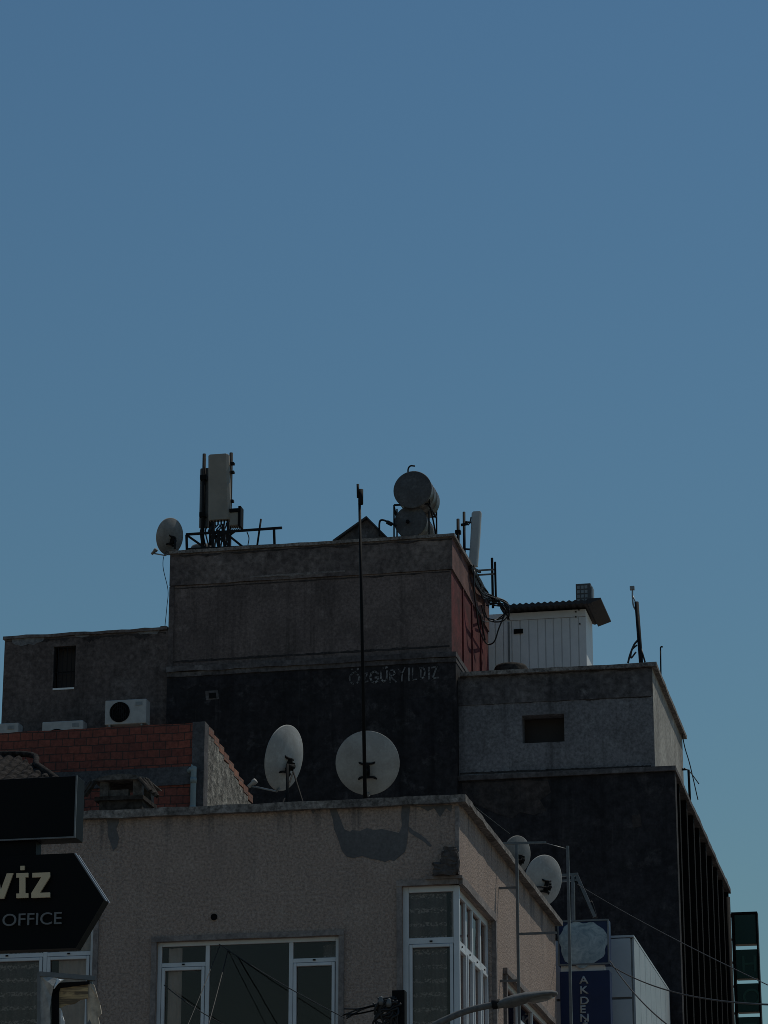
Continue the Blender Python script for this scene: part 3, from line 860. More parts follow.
# slipped half-round tiles leaning on the chimney
rngt = random.Random(2)
for k in range(5):
    if k < 3: q = [Vector((x1 - .12 + .05 * k, YC - .14 + .05 * k, zcap - .02)), Vector((x1 + .06 + .04 * k, YC - .14 + .05 * k, zcap - .24 - .03 * k))]
    else: q = [Vector((x0 + .08 - .06 * (k - 3), YC - .14, zcap - .03)), Vector((x0 - .08 - .05 * (k - 3), YC - .14, zcap - .26))]
    m = MB(); d_ = (q[1] - q[0]).normalized(); sx_ = Vector((0, 1, 0)); n_ = d_.cross(sx_)
    if n_.z < 0: n_ = -n_
    ra_, rb_ = .07, .055; ro = []
    for t in range(4):
        c_ = q[0].lerp(q[1], t / 3); r_ = rb_ + (ra_ - rb_) * t / 3
        ro.append([m.bm.verts.new(c_ + sx_ * rr_ * math.cos(math.pi * i / 8) + n_ * rr_ * math.sin(math.pi * i / 8)) for rr_, idx in ((r_, range(9)), (r_ - .015, range(8, -1, -1))) for i in idx])
    for r0, r1 in zip(ro, ro[1:]):
        for i in range(18): m.bm.faces.new((r0[i], r0[(i + 1) % 18], r1[(i + 1) % 18], r1[i]))
    m.bm.faces.new(ro[0]); m.bm.faces.new(ro[-1])
    tag(m.build('roof_tile', M_chim, origin=q[1]), 'loose half-round clay tile slipped against the right end of the sooty chimney' if k < 3 else 'loose half-round clay tile slipped against the left end of the sooty chimney', 'roof tile', 'loose tiles at the chimney, ' + ('right end' if k < 3 else 'left end'))

# ================================================================== TALL BLACK AND GREY BUILDING
YTB = 57.0
XT0, XT1 = -16.1, -10.02
ZT = 20.62; ZLED = 18.06
YTE = 61.75
root = thing('tall_building', (-13, 59.5, 0), 'tall grey rendered building with a black painted lower wall and red flank', 'building')
zpar = at(310, 578, Y=YTB).z
m = MB(); m.box(XT0, XT1 + .25 - .25, YTB, YTE, ZLED, zpar - .003); up = m.build('upper_wall', [M_upper, M_red], root)
for poly in up.data.polygons:
    if poly.normal.x > .9: poly.material_index = 1
m = MB(); m.rough_box(XT0 - .01, XT1 + .03, YTB - .03, YTE, zpar, ZT - .05, .3, .014, 21); par = m.build('parapet', [M_parapet, M_redpale], root)
for poly in par.data.polygons:
    if poly.normal.x > .8: poly.material_index = 1
m = MB()
m.rough_box(XT0 - .03, XT1 + .09, YTB - .07, YTB + .2, ZT - .047, ZT + .02, .25, .013, 22)
m.rough_box(XT1 - .12, XT1 + .09, YTB + .203, YTE + .05, ZT - .047, ZT + .02, .25, .013, 23)
m.rough_box(XT0 - .03, XT0 + .2, YTB + .203, YTE + .05, ZT - .047, ZT + .02, .25, .013, 24)
m.build('coping', M_coping, root)
m = MB(); m.box(XT0 + .05, XT1 - .05, YTB + .05, YTE - .05, ZT - .045, ZT - .04); m.build('roof_deck', M_roofdeck, root)
m = MB(); m.box(XT0 - .003, XT1 + .09, YTB - .05, YTE, 0, ZLED - .12); m.build('lower_wall', M_black, root)
m = MB(); m.rough_box(XT0 - .012, XT1 + .11, YTB - .11, YTE, ZLED - .117, ZLED - .003, .3, .02, 25)
m.rough_box(XT0 - .008, XT1 + .10, YTB - .075, YTE - .1, ZLED - .215, ZLED - .12, .3, .014, 26)
m.build('ledge', M_brownband, root)
# left edge pilaster strip and patch hole
px_sheet('wall_patch', [(205, 691), (218, 690), (219, 699), (206, 700)], YTB - .05, M_brownband, root)
px_sheet('wall_patch', [(176, 676), (240, 672), (262, 674), (300, 670), (318, 673), (300, 681), (276, 679), (262, 688), (240, 684), (222, 689), (200, 683), (186, 690), (177, 684)], YTB - .05, M_black2, root, th=.004)
px_sheet('wall_patch', [(404, 700), (430, 696), (452, 699), (454, 742), (446, 764), (436, 752), (424, 760), (412, 738), (416, 716)], YTB - .05, M_black2, root, th=.004)
px_sheet('wall_opening', [(209, 693), (216, 692.5), (216, 698), (209, 698.5)], YTB - .058, M_dark, root)
m = MB(); m.box(XT0 - .012, XT0 + .1, YTB - .02, YTB + .2, ZLED, zpar - .01); m.build('corner_strip', M_parapet, root)
# red flank drainage ribs
for k in range(3):
    m = MB(); m.box(XT1, XT1 + .03, YTB + 1.3 + k * 1.15, YTB + 1.36 + k * 1.15, ZLED, zpar - .02); m.build('flank_rib', M_red, root)

def dirt_line(name, a, b, up_, dn, Y, mat, parent, seed, n=90):
    """ragged strip of dirt or crumbled render along a joint, from pixel a to pixel b"""
    top, bot = [], []
    for i in range(n + 1):
        t = i / n; x = a[0] + (b[0] - a[0]) * t; y = a[1] + (b[1] - a[1]) * t
        k = max(0, noise.noise(Vector((x * .06, seed, 0))) + .35); k2 = abs(noise.noise(Vector((x * .35, seed, 5))))
        top.append((x, y - up_ * (.25 + .5 * abs(noise.noise(Vector((x * .2, seed, 9)))))))
        bot.append((x, y + .3 + dn * k * (.45 + k2)))
    mb = MB()
    for i in range(n):
        q = [at(*p_, Y=Y - .004) for p_ in (top[i], top[i + 1], bot[i + 1], bot[i])]; mb.face(q)
    bmesh.ops.remove_doubles(mb.bm, verts=mb.bm.verts, dist=1e-4)
    return mb.build(name, mat, parent)


M_dirt = plaster('dirt_crust', (0.05, 0.043, 0.042), (0.032, 0.028, 0.028), None, blotch=3, streak=0.3, grain=14, grain_amt=.3)
M_lime = plaster('lime_bloom', (0.21, 0.19, 0.18), (0.15, 0.135, 0.13), None, blotch=3, streak=0.5, grain=14, grain_amt=.3)
dirt_line('dirt_streak', (171.5, 588.6), (449.5, 571.2), .5, 3.2, YTB, M_dirt, root, 3)
dirt_line('dirt_streak', (171.5, 662.5), (449.5, 646.5), 4.5, 1.5, YTB, M_dirt, root, 8)
dirt_line('lime_streak', (250, 577), (345, 570.8), 2.5, 4.0, YTB - .034, M_lime, root, 12)
dirt_line('dirt_streak', (172, 556), (452, 538.2), .2, 5.0, YTB - .034, M_dirt, root, 15)

# painted letters on the black wall
GY = YTB - .05
def ribbon(mb, pts, wd):
    pts = [at(x, y, Y=GY - .006) for x, y in pts]
    for a, b in zip(pts, pts[1:]): 
        d = (b - a); d.y = 0
        if d.length < 1e-5: continue
        nrm = Vector((-d.z, 0, d.x)).normalized() * wd / 2; e_ = d.normalized() * wd * .3
        mb.prism([a - nrm - e_, b - nrm + e_, b + nrm + e_, a + nrm - e_], (0, .004, 0))
def ell(cx, cy, rx, ry, a0=0, a1=360, n=12): return [(cx + rx * math.cos(R(a0 + (a1 - a0) * i / n)), cy + ry * math.sin(R(a0 + (a1 - a0) * i / n))) for i in range(n + 1)]
letters = [
    [ell(354.5, 678.5, 4.6, 6.2), [(351.5, 669.2), (352.6, 669.2)], [(357, 668.8), (358.1, 668.8)]],
    [[(362.5, 673.6), (367.2, 673), (363.2, 682.2), (368, 681.6)]],
    [[(378, 674), (375, 671.2), (371.6, 673), (370.2, 677.5), (371.4, 682), (374.6, 683), (378.2, 680.6), (378.2, 677.2), (375.4, 677.4)]],
    [[(381, 671.5), (381.2, 679), (383.6, 681.8), (386.6, 680), (387.2, 671)], [(382.6, 667.6), (383.6, 667.6)], [(385.7, 667.2), (386.7, 667.2)]],
    [[(390, 682), (389.6, 670.8), (393.4, 670.2), (395, 673), (393, 675.8), (390.2, 676.2), (395.8, 682)]],
    [[(399, 668.8), (402, 673.8), (405.4, 668)], [(402, 673.8), (402.2, 681)]],
    [[(408.6, 668.4), (409, 680.4)]],
    [[(412.2, 668), (412.8, 680), (417, 679.2)]],
    [[(420.2, 667.8), (420.8, 679.4), (424.6, 677), (425.2, 671.2), (422.8, 668), (420.2, 667.8)]],
    [[(428.4, 667.4), (428.8, 678.8)]],
    [[(431.4, 667.6), (437, 667), (432.2, 678.2), (438, 677.6)]],
]
rngl = random.Random(4)
m = MB()
for lt in letters:
    for st in lt: ribbon(m, [(x + rngl.uniform(-.45, .45), y + rngl.uniform(-.5, .5)) for x, y in st], rngl.uniform(.024, .042))
m.build('painted_name', M_chalk, root)

# ================================================================== GREY ANNEX ON THE LEFT
a0, a1 = at(5, 637, Y=YTB), at(170, 628, Y=YTB)
root = thing('annex_building', (-18, 59, 0), 'grey rendered annex with flaking parapet and one barred window, left of the tall building', 'building')
wn = (at(54, 646, Y=YTB).x, at(76, 646, Y=YTB).x, at(65, 688, Y=YTB).z, at(65, 646, Y=YTB).z)
m = MB()
front_wall(m, YTB, a0.x, XT0 - .002, 0, a0.z - .06, [wn], .22)
m.face([(a0.x, YTB, 0), (a0.x, 62, 0), (a0.x, 62, a0.z - .06), (a0.x, YTB, a0.z - .06)])
m.face([(a0.x, 62, 0), (XT0 - .002, 62, 0), (XT0 - .002, 62, a0.z - .06), (a0.x, 62, a0.z - .06)])
m.build('wall', M_annex, root)
m = MB(); m.rough_box(a0.x - .03, XT0 - .03, YTB - .04, YTB + .2, a0.z - .058, a0.z + .005, .16, .02, 31)
m.box(a0.x + .01, XT0 - .03, YTB + .21, 61.95, a0.z - .15, a0.z - .1); m.build('roof_edge', M_parapet, root)
m = MB(); m.box(at(160, 628, Y=YTB).x, at(166, 628, Y=YTB).x, YTB + .02, YTB + .15, a0.z, a0.z + .05); m.build('edge_brick', M_parapet, root)
dirt_line('dirt_streak', (6, 641.5), (166, 632), .2, 9.0, YTB, M_dirt, root, 31)
px_sheet('flaked_patch', [(12, 638), (20, 637.5), (30, 637), (38, 636), (45, 635.5), (43, 641), (37, 643), (34, 645), (28, 644), (22, 646), (16, 645), (12, 643)], YTB, M_flake, root)
px_sheet('flaked_patch', [(72, 633.4), (82, 633), (91, 632.5), (89, 636), (82, 637.5), (76, 636.5)], YTB, M_flake, root)
px_sheet('flaked_patch', [(135, 630.6), (150, 630), (160, 629.5), (157, 634), (148, 633.5), (140, 634.5)], YTB, M_flake, root)
m = MB()
fw_ = .03
m.box(wn[0], wn[0] + fw_, YTB + .05, YTB + .1, wn[2], wn[3]); m.box(wn[1] - fw_, wn[1], YTB + .05, YTB + .1, wn[2], wn[3])
m.box(wn[0] + fw_, wn[1] - fw_, YTB + .05, YTB + .1, wn[3] - fw_, wn[3])
zm_ = (wn[2] + wn[3]) / 2 - .1
m.box(wn[0] + fw_, wn[1] - fw_, YTB + .06, YTB + .09, zm_, zm_ + .02)
win = m.build('window', M_steel, root)
m = MB()
for k in range(4):
    xx = wn[0] + (wn[1] - wn[0]) * (k + 1) / 5; m.box(xx - .007, xx + .007, YTB + .03, YTB + .044, wn[2], wn[3])
m.build('bar_grille', M_steel, win)
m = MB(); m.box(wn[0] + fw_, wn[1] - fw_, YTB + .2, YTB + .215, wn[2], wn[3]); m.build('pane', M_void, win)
m = MB(); m.box(wn[0] + .01, wn[1] - .01, YTB - .012, YTB + .12, wn[2] - .035, wn[2] + .004); m.build('sill', M_whitegap, win)

# ================================================================== RIGHT BUILDING WITH FINNED FLANK
YR = 57.2
rU = at(652, 664, Y=YR); rUl = at(458, 673, Y=YR); rL = at(675, 765, Y=YR)
XRU, ZRU = rU.x, rU.z; XRL, ZRL = rL.x, rL.z
ZL2 = at(560, 772, Y=YR).z
YUE = at(682, 730, X=XRU).y
YRE = at(730, 888, X=XRL).y
XR0 = XT1 + .12 - 1.0
root = thing('finned_building', (-8, 64, 0), 'dark right-hand building with a blue-grey top storey and black fins down its street flank', 'building')
hole = (at(522, 714, Y=YR).x, at(564, 714, Y=YR).x, at(543, 742.5, Y=YR).z, at(543, 714.5, Y=YR).z)
zband = at(556, 701, Y=YR).z
X0b = XT1 + .095
m = MB()
front_wall(m, YR, X0b, XRU, ZL2, zband, [hole], .35)
m.build('upper_wall', M_bluegrey, root)
m = MB()
m.box(X0b, XRU - .003, YR - .015, YR + .15, zband + .002, ZRU - .07); m.build('parapet_band', M_brownband, root)
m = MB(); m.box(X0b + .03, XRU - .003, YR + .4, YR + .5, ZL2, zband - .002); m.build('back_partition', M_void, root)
m = MB(); m.face([(XRU, YR, ZL2), (XRU, YUE, ZL2), (XRU, YUE, ZRU - .07), (XRU, YR, ZRU - .07)])
m.face([(X0b, YUE, ZL2), (XRU, YUE, ZL2), (XRU, YUE, ZRU - .07), (X0b, YUE, ZRU - .07)])
m.build('upper_side_wall', M_palewall, root)
m = MB(); m.rough_box(XR0 + 1.02, XRU + .1, YR - .1, YR + .2, ZRU - .067, ZRU + .015, .25, .014, 41)
m.rough_box(XRU - .12, XRU + .1, YR + .203, YUE + .1, ZRU - .067, ZRU + .015, .25, .014, 42); m.build('coping', M_coping, root)
m = MB(); m.box(X0b, XRU - .13, YR + .21, YUE, ZRU - .35, ZRU - .28); m.build('roof_deck', M_roofdeck, root)
m = MB(); m.rough_box(X0b, XRL + .02, YR - .09, YRE, ZL2 - .10, ZL2 + .004, .3, .016, 43); m.build('ledge', M_brownband, root)
dirt_line('dirt_streak', (460, 704.5), (651, 696.3), .6, 3.0, YR, M_dirt, root, 21)
dirt_line('dirt_streak', (460, 676.5), (651, 667.5), .2, 5.0, YR - .015, M_dirt, root, 23)
dirt_line('dirt_streak', (460, 774), (651, 766.5), 4.0, 1.0, YR, M_dirt, root, 26)
XW = XRL - .22
M_faded = plaster('faded_brown_render', (0.055, 0.044, 0.042), (0.03, 0.027, 0.028), (0.075, 0.06, 0.055), blotch=1.4, streak=1.0, grain=8, grain_amt=.3)
px_sheet('faded_patch', [(462, 783), (500, 782), (520, 780), (548, 781), (551, 792), (540, 800), (546, 810), (534, 815), (520, 812), (512, 818), (498, 814), (480, 806), (463, 800)], YR - .02, M_faded, root)
px_sheet('faded_patch', [(632, 815), (640, 814), (642, 826), (633, 828)], YR - .02, M_faded, root)
m = MB(); m.box(X0b, XW, YR - .02, YRE - .05, 0, ZL2 - .103); m.build('lower_wall', M_black2, root)
m = MB(); m.box(XW + .002, XRL - .01, YR - .021, YR + .3, 0, ZL2 - .103); m.build('corner_pier', M_black2, root)
nf = 9
for k in range(nf):
    yy = YR + 1.3 + (YRE - YR - 1.5) * k / (nf - 1) + ((k * 37) % 11 - 5) * .018
    m = MB(); m.box(XW + .002, XRL - .04, yy - .11, yy + .11, 0, ZL2 - .103); m.build('fin', M_fin, root)
    if k < nf - 1:
        y2 = yy + (YRE - YR - 1.5) / (nf - 1) - .1
        m = MB(); m.box(XW + .002, XW + .06, yy + .12, y2 - .12, ZL2 - 1.35, ZL2 - .2)
        if k in (1, 3, 4, 6): m.build('spandrel_panel', M_bluegrey, root)
        else: m.build('spandrel_panel', M_brownband, root)
        for zf in (3.6, 6.8, 10.0, 13.0):
            pass
m = MB(); m.box(XW + .002, XW + .02, YR + .35, YRE - .1, 3.5, ZL2 - 1.4); m.build('window_strip', M_black2, root)
# thin pale pipe at the far end
pe = at(723, 930, X=XRL)
m = MB(); m.tube([(XRL - .02, YRE - .6, 0), (XRL - .02, YRE - .6, ZL2 - .3)], .06, 8); m.build('downpipe', M_steel, root)

# ================================================================== WHITE CLAD BUILDING
YCL = 51.0
cl = at(632, 937, Y=YCL); XC, ZC = cl.x, cl.z
YCE = at(668, 985, X=XC).y - .03
XC0 = XC - 2.6
root = thing('clad_building', (XC - 1.3, 54, 0), 'low white panel-clad block between the navy sign and the black building', 'building')
m = MB(); m.box(XC0, XC - .005, YCL + .01, YCE, 0, ZC - .03); m.build('wall', M_greypaint, root)
m = MB()
nz = 0
zz = ZC - .012
while zz > .3:
    m.box(XC0, XC - .03, YCL - .03, YCL + .008, zz - 1.05, zz - .012); zz -= 1.08
m.build('front_panel', M_clad, root, bevel=.004)
m = MB(); npan = 7
for k in range(npan):
    ya = YCL + (YCE - YCL) * k / npan; yb = YCL + (YCE - YCL) * (k + 1) / npan
    m.box(XC - .004, XC + .03, ya + .015, yb - .015, .3, ZC - .012)
m.build('side_panel', M_cladside, root, bevel=.004)
m = MB(); m.box(XC0, XC + .035, YCL - .035, YCE + .02, ZC - .008, ZC + .03); m.build('roof_trim', M_clad, root)

# ================================================================== ROOFTOP OBJECTS: satellite dishes
def dish(name, c, R_, axis, label, mat=M_dish, foot=None, arm_dir=None, struts=None, depth=.095, cable=None, group='satellite dishes'):
    c = Vector(c); a = Vector(axis).normalized()
    base = Vector(foot) if foot else c - Vector((0, 0, R_))
    root = thing(name, base, label, 'satellite dish', group)
    m = MB(); dp = R_ * depth * 2
    prof = [(R_ * t, dp * t * t - dp) for t in (0.001, .15, .3, .45, .6, .75, .88, .97, 1.0)]
    inner = [(r, t + .012) for r, t in prof[::-1]]
    prof2 = prof + [(R_ + .014, .004), (R_ + .014, .016), (R_ * 1.0, .014)] + inner[1:]
    m.lathe(c, a, prof2, 48); m.build('reflector', mat, root)
    ref = Vector((0, 0, 1)); x = a.cross(ref).normalized(); u = x.cross(a).normalized()
    # bracket on the back
    bc = c - a * (dp + .02) - u * R_ * .22
    m = MB(); bw_ = R_ * .3
    for sz in (-1, 1):
        q_ = bc + u * sz * R_ * .22
        m.tube(curve_pts([q_ - x * bw_ + u * sz * R_ * .07 + a * .07, q_ - x * bw_ * .6 + a * .01, q_, q_ + x * bw_ * .6 + a * .01, q_ + x * bw_ + u * sz * R_ * .07 + a * .07], 4), .018, 6)
    m.bar(bc - u * R_ * .24, bc + u * R_ * .24, .07, .04)
    m.bar(bc - x * .035 - a * .07, bc - x * .035 + a * .04, .015, .13); m.bar(bc + x * .035 - a * .07, bc + x * .035 + a * .04, .015, .13)
    m.lathe(bc - a * .05, -a, [(0, 0), (.035, 0), (.035, .05), (0, .05)], 10)
    m.build('bracket', M_steel, root)
    if foot:
        f = Vector(foot); m = MB()
        q = bc - a * .08
        m.tube([f, Vector((f.x, f.y, q.z - .02)), q] if (f - q).length > .1 else [f, q], .024, 8)
        m.box(f.x - .09, f.x + .09, f.y - .09, f.y + .09, f.z - .0, f.z + .015)
        for st in struts or []: m.tube([bc - a * .08 - Vector((0, 0, .08)), st], .014, 6)
        m.build('stand', M_steel, root)
    ad = -u if arm_dir is None else Vector(arm_dir).normalized()
    p0 = c + ad * R_ * 1.0 - a * .0
    p2 = c + ad * R_ * 1.02 + a * R_ * 1.0
    m = MB(); m.tube([p0 - a * .04 - ad * .03, p0 + ad * .03, p2], .016, 6)
    fa = m.build('feed_arm', M_galv, root)
    m = MB(); hd = (c - p2).normalized()
    m.lathe(p2 - hd * .05 + u * .02, hd, [(0, 0), (.03, 0), (.032, .08), (.045, .10), (.045, .15), (.02, .16), (0, .16)], 12)
    m.build('feed_horn', mat, fa)
    if cable:
        m = MB(); m.tube(curve_pts(cable, 6), .008, 5); m.build('cable', M_cable, root)
    return root


ZR = ZM - .35
# big dish facing away, behind the mast
p = at(367.5, 763, Y=41.9)
dish('satellite_dish', p, 31.5 / F * 43.5, (-.10, .93, .30), 'round grey satellite dish seen squarely from behind, cut by the tall thin mast', foot=(p.x + .02, 41.6, ZR))
# dish turned to the left
p = at(284.5, 758, Y=42.2)
v = Vector((-.92, .31, .25))
dish('satellite_dish', p, 33 / F * 43.6, v, 'grey satellite dish on the stucco roof turned edgewise, its feed arm pointing left', foot=(p.x + .12, 41.9, ZR),
     struts=[(p.x + .68, 41.5, ZR), (p.x - .02, 41.3, ZR)])
# right pair behind the side coping
p = at(543.5, 880.5, Y=50.35)
dish('satellite_dish', p, 24.5 / F * 52, (-.78, .58, .24), 'pale satellite dish above the navy sign, the larger of the pair behind the side coping', foot=(p.x - .15, 50.1, 10.1))
p = at(517, 855, Y=48.6)
dish('satellite_dish', p, 18.5 / F * 50, (-.80, .56, .22), 'narrow grey satellite dish half behind the coping, the smaller of the side pair', mat=M_dishdark, foot=(p.x - .12, 48.4, ZR))
# dish on the left end of the tall roof
p = at(170, 536.5, Y=57.3)
dish('satellite_dish', p, 19 / F * 60, (-.86, .44, .26), 'small dark satellite dish at the left end of the tall roof', mat=M_dishdark, foot=(p.x + .14, 57.2, ZT + .02),
     cable=[at(176, 550, Y=57), at(166, 552, Y=56.85), at(163, 566, Y=56.85), at(168, 590, Y=56.86), at(167, 606, Y=56.88), at(165, 626, Y=56.9)])

# tall thin mast
mb_ = at(366, 797, Y=41.3); mt = at(359.5, 486, Y=41.3)
root = thing('antenna_mast', (mb_.x, 41.3, ZR), 'tall thin black mast rising from the stucco roof past the dish', 'mast')
m = MB(); m.tube([(mb_.x, 41.3, ZR), (mb_.x * .35 + mt.x * .65, 41.3, ZR + (mt.z - ZR) * .65), (mt.x, 41.3, mt.z - .22)], .03, 8, r1=.021)
m.box(mb_.x - .1, mb_.x + .1, 41.2, 41.4, ZR, ZR + .02); m.build('pole', M_dark, root)
m = MB(); m.tube([(mt.x + .02, 41.3, mt.z - .3), (mt.x + .02, 41.3, mt.z - .06)], .04, 8); m.build('sleeve', M_steel, root)
m = MB(); m.tube([(mt.x - .015, 41.27, mt.z - .2), (mt.x - .02, 41.27, mt.z + .02)], .022, 6); m.build('tip', M_steel, root)

# ------------------------------------------------------------------ phone antennas on the tall roof
YA = 58.0
ZTR = ZT - .04
def panel(name, px0, px1, py0, py1, Y, dep, mat, label, taper=1.08, back=False, px_shift=0.0, grp='phone antennas on the tall roof'):
    a = at(px0, py1, Y=Y); b = at(px1, py1, Y=Y); t0 = at(px0, py0, Y=Y)
    cx = (a.x + b.x) / 2; hw = (b.x - a.x) / 2; z0, z1 = a.z, t0.z
    root = thing(name, (cx, Y + dep / 2, z0), label, 'antenna', grp)
    m = MB(); secs = []
    for z, k, dx in ((z0, 1.0, 0), (z0 + .05, taper, 0), (z0 + (z1 - z0) * .5, (1 + taper) / 2, -px_shift / 2), (z1 - .02, 1.0, -px_shift), (z1, .97, -px_shift)):
        w_ = hw * k; ring = []
        for i, j in ((-1, .35), (-.8, 0), (.8, 0), (1, .35), (1, 1), (-1, 1)): ring.append(m.bm.verts.new((cx + dx + w_ * i, Y + dep * j, z)))
        secs.append(ring)
    for r0, r1 in zip(secs, secs[1:]):
        for i in range(6): m.bm.faces.new((r0[i], r0[(i + 1) % 6], r1[(i + 1) % 6], r1[i]))
    m.bm.faces.new(secs[0][::-1]); m.bm.faces.new(secs[-1])
    m.build('shell', mat, root, bevel=.004)
    return root, cx, hw, z0, z1

r1_, cx, hw, z0, z1 = panel('panel_antenna', 208.5, 229, 454.5, 520, YA, .17, M_antenna, 'broad beige panel antenna with pole ends above its top edge', px_shift=.05)
m = MB()
m.tube([(cx - hw - .01, YA + .24, z0 - .5), (cx - hw - .03, YA + .24, z1 + .02)], .035, 8)
m.tube([(cx + hw - .04, YA + .24, ZTR), (cx + hw - .04, YA + .24, z1 + .09)], .04, 8); m.build('pole', M_steel, r1_)
for z in (z1 - .2, z1 - .4, z0 + .45):
    m = MB(); m.box(cx + hw - .02, cx + hw + .06, YA + .1, YA + .2, z - .025, z + .025); m.build('clamp', M_steel, r1_)
m = MB()
for k in range(6):
    xx = cx - hw * .75 + hw * 1.5 * k / 5; m.tube([(xx, YA + .08, z0), (xx, YA + .08, z0 - .1)], .018, 6)
m.build('connector', M_dark, r1_)
m = MB(); rr = random.Random(3)
for k in range(9):
    xx = cx - hw * .7 + hw * 1.4 * k / 8
    m.tube(curve_pts([(xx, YA + .08, z0 - .1), (xx + rr.uniform(-.12, .12), YA + .0, z0 - .26), (xx + rr.uniform(-.25, .2), YA + .1, z0 - .4), (cx + rr.uniform(-.2, .15), YA + .2, ZTR + .02)], 6), .016, 6)
m.build('cable', M_cable, r1_)
r2_, cx2, hw2, z02, z12 = panel('panel_antenna', 198.5, 208.5, 468.5, 527, YA + .25, .12, M_antennaback, 'slim dark panel antenna on its own pole, left of the broad beige one', taper=1.0)
m = MB(); px_ = at(204, 470, Y=YA + .2).x
m.tube([(px_, YA + .2, ZTR), (px_, YA + .2, at(204, 454, Y=YA + .2).z)], .04, 8); m.build('pole', M_steel, r2_)
for z in (z12 - .25, z02 + .25):
    m = MB(); m.box(px_ - .07, px_ + .07, YA + .13, YA + .3, z - .05, z + .05); m.build('clamp', M_dark, r2_)
m = MB()
for k in range(3): m.tube(curve_pts([(cx2 + .05 * (k - 1), YA + .3, z02), (cx2 + .06 * (k - 1), YA + .25, z02 - .2), (cx2 + .1 + .1 * k, YA + .2, ZTR)], 6), .018, 6)
m.build('cable', M_cable, r2_)
# radio unit
a = at(230, 526, Y=YA + .1); b = at(241.5, 509, Y=YA + .1)
root = thing('radio_unit', (a.x, YA + .2, a.z), 'small boxy radio unit with finned side mounted right of the broad antenna', 'radio unit')
m = MB(); m.box(a.x, b.x - .06, YA + .05, YA + .28, a.z, b.z - .08); m.build('body', M_antenna, root, bevel=.01)
m = MB(); m.box(a.x, b.x - .02, YA + .02, YA + .3, b.z - .077, b.z)
m.box(b.x - .057, b.x, YA + .03, YA + .29, a.z - .03, b.z + .05); m.build('heat_sink', M_dark, root)
m = MB()
for k in range(4): m.tube(curve_pts([(a.x + .05 + .045 * k, YA + .15, a.z), (a.x + .05 + .045 * k, YA + .15, a.z - .07), (a.x - .1, YA + .2, a.z - .24)], 5), .012, 5)
m.tube([(a.x - .12, YA + .2, a.z + .1), (a.x + .02, YA + .2, a.z + .1)], .02, 6); m.build('cable', M_cable, root)
# truss rail
YTr = 57.35
T = lambda x, y: at(x, y, Y=YTr)
root = thing('steel_truss', (T(230, 548).x, YTr, ZT), 'low dark steel lattice frame carrying the antennas on the tall roof edge', 'truss')
for p_, q_, n_ in (((186, 534.5), (282, 527.8), 'rail'), ((186, 549.5), (275, 545.4), 'rail'), ((186.5, 535), (187, 553), 'upright'), ((274, 529), (274.6, 546.5), 'upright')):
    m = MB(); m.bar(T(*p_), T(*q_), .048); m.build(n_, M_steel, root)
for p_, q_ in (((188, 536), (208, 550)), ((228, 535), (243, 547))):
    m = MB(); m.bar(T(*p_), T(*q_), .045); m.build('brace', M_steel, root)
for x, y0_, y1_ in ((213, 522, 550), (218, 530, 549), (223, 524, 551), (228, 522, 549)):
    m = MB(); m.bar(T(x, y0_), T(x + rr.uniform(-3, 3), y1_), .055); m.build('post', M_steel, root)
for p_, q_ in (((210, 540), (231, 530)), ((209, 531), (229, 545))):
    m = MB(); m.bar(T(*p_), T(*q_), .05); m.build('brace', M_steel, root)
m = MB(); m.tube([T(261, 519), T(259, 533), T(257, 547)], .022, 6); m.build('whip', M_steel, root)
m = MB(); m.tube(curve_pts([T(247, 532), T(249, 538), T(248, 545)], 5), .012, 5); m.build('cable', M_cable, root)
# dome cover behind the frame
p = at(203, 551, Y=58.6)
m = MB(); m.lathe((p.x, 58.6, ZTR), (0, 0, 1), [(.30, 0), (.30, p.z - ZTR + .02), (.26, p.z - ZTR + .09), (.14, p.z - ZTR + .14), (0, p.z - ZTR + .15)], 20)
tag(m.build('roof_vent', M_roofdeck, origin=(p.x, 58.6, ZTR)), 'low grey domed vent on the tall roof behind the lattice frame', 'vent')

# pitched hatch
q0, q1, q2 = at(336, 540, Y=58.6), at(367, 517, Y=58.6), at(386, 537, Y=58.6)
root = thing('roof_hatch', (q1.x, 59, ZTR), 'small dark gabled roof hatch between the mast and the water tanks', 'roof hatch')
m = MB(); m.prism([(q0.x + .05, 58.62, ZTR), (q2.x - .03, 58.62, ZTR), (q2.x - .03, 58.62, q2.z), (q1.x, 58.62, q1.z - .05), (q0.x + .05, 58.62, q0.z)], (0, 1.1, 0)); m.build('gable', M_brownband, root)
m = MB(); m.prism([(q0.x - .06, 58.52, q0.z - .02), (q1.x, 58.52, q1.z), (q1.x, 58.52, q1.z - .05), (q0.x - .06, 58.52, q0.z - .07)], (0, 1.3, 0))
m.prism([(q1.x + .001, 58.52, q1.z), (q2.x + .05, 58.52, q2.z - .03), (q2.x + .05, 58.52, q2.z - .08), (q1.x + .001, 58.52, q1.z - .05)], (0, 1.3, 0)); m.build('roof', M_roofsheet, root)

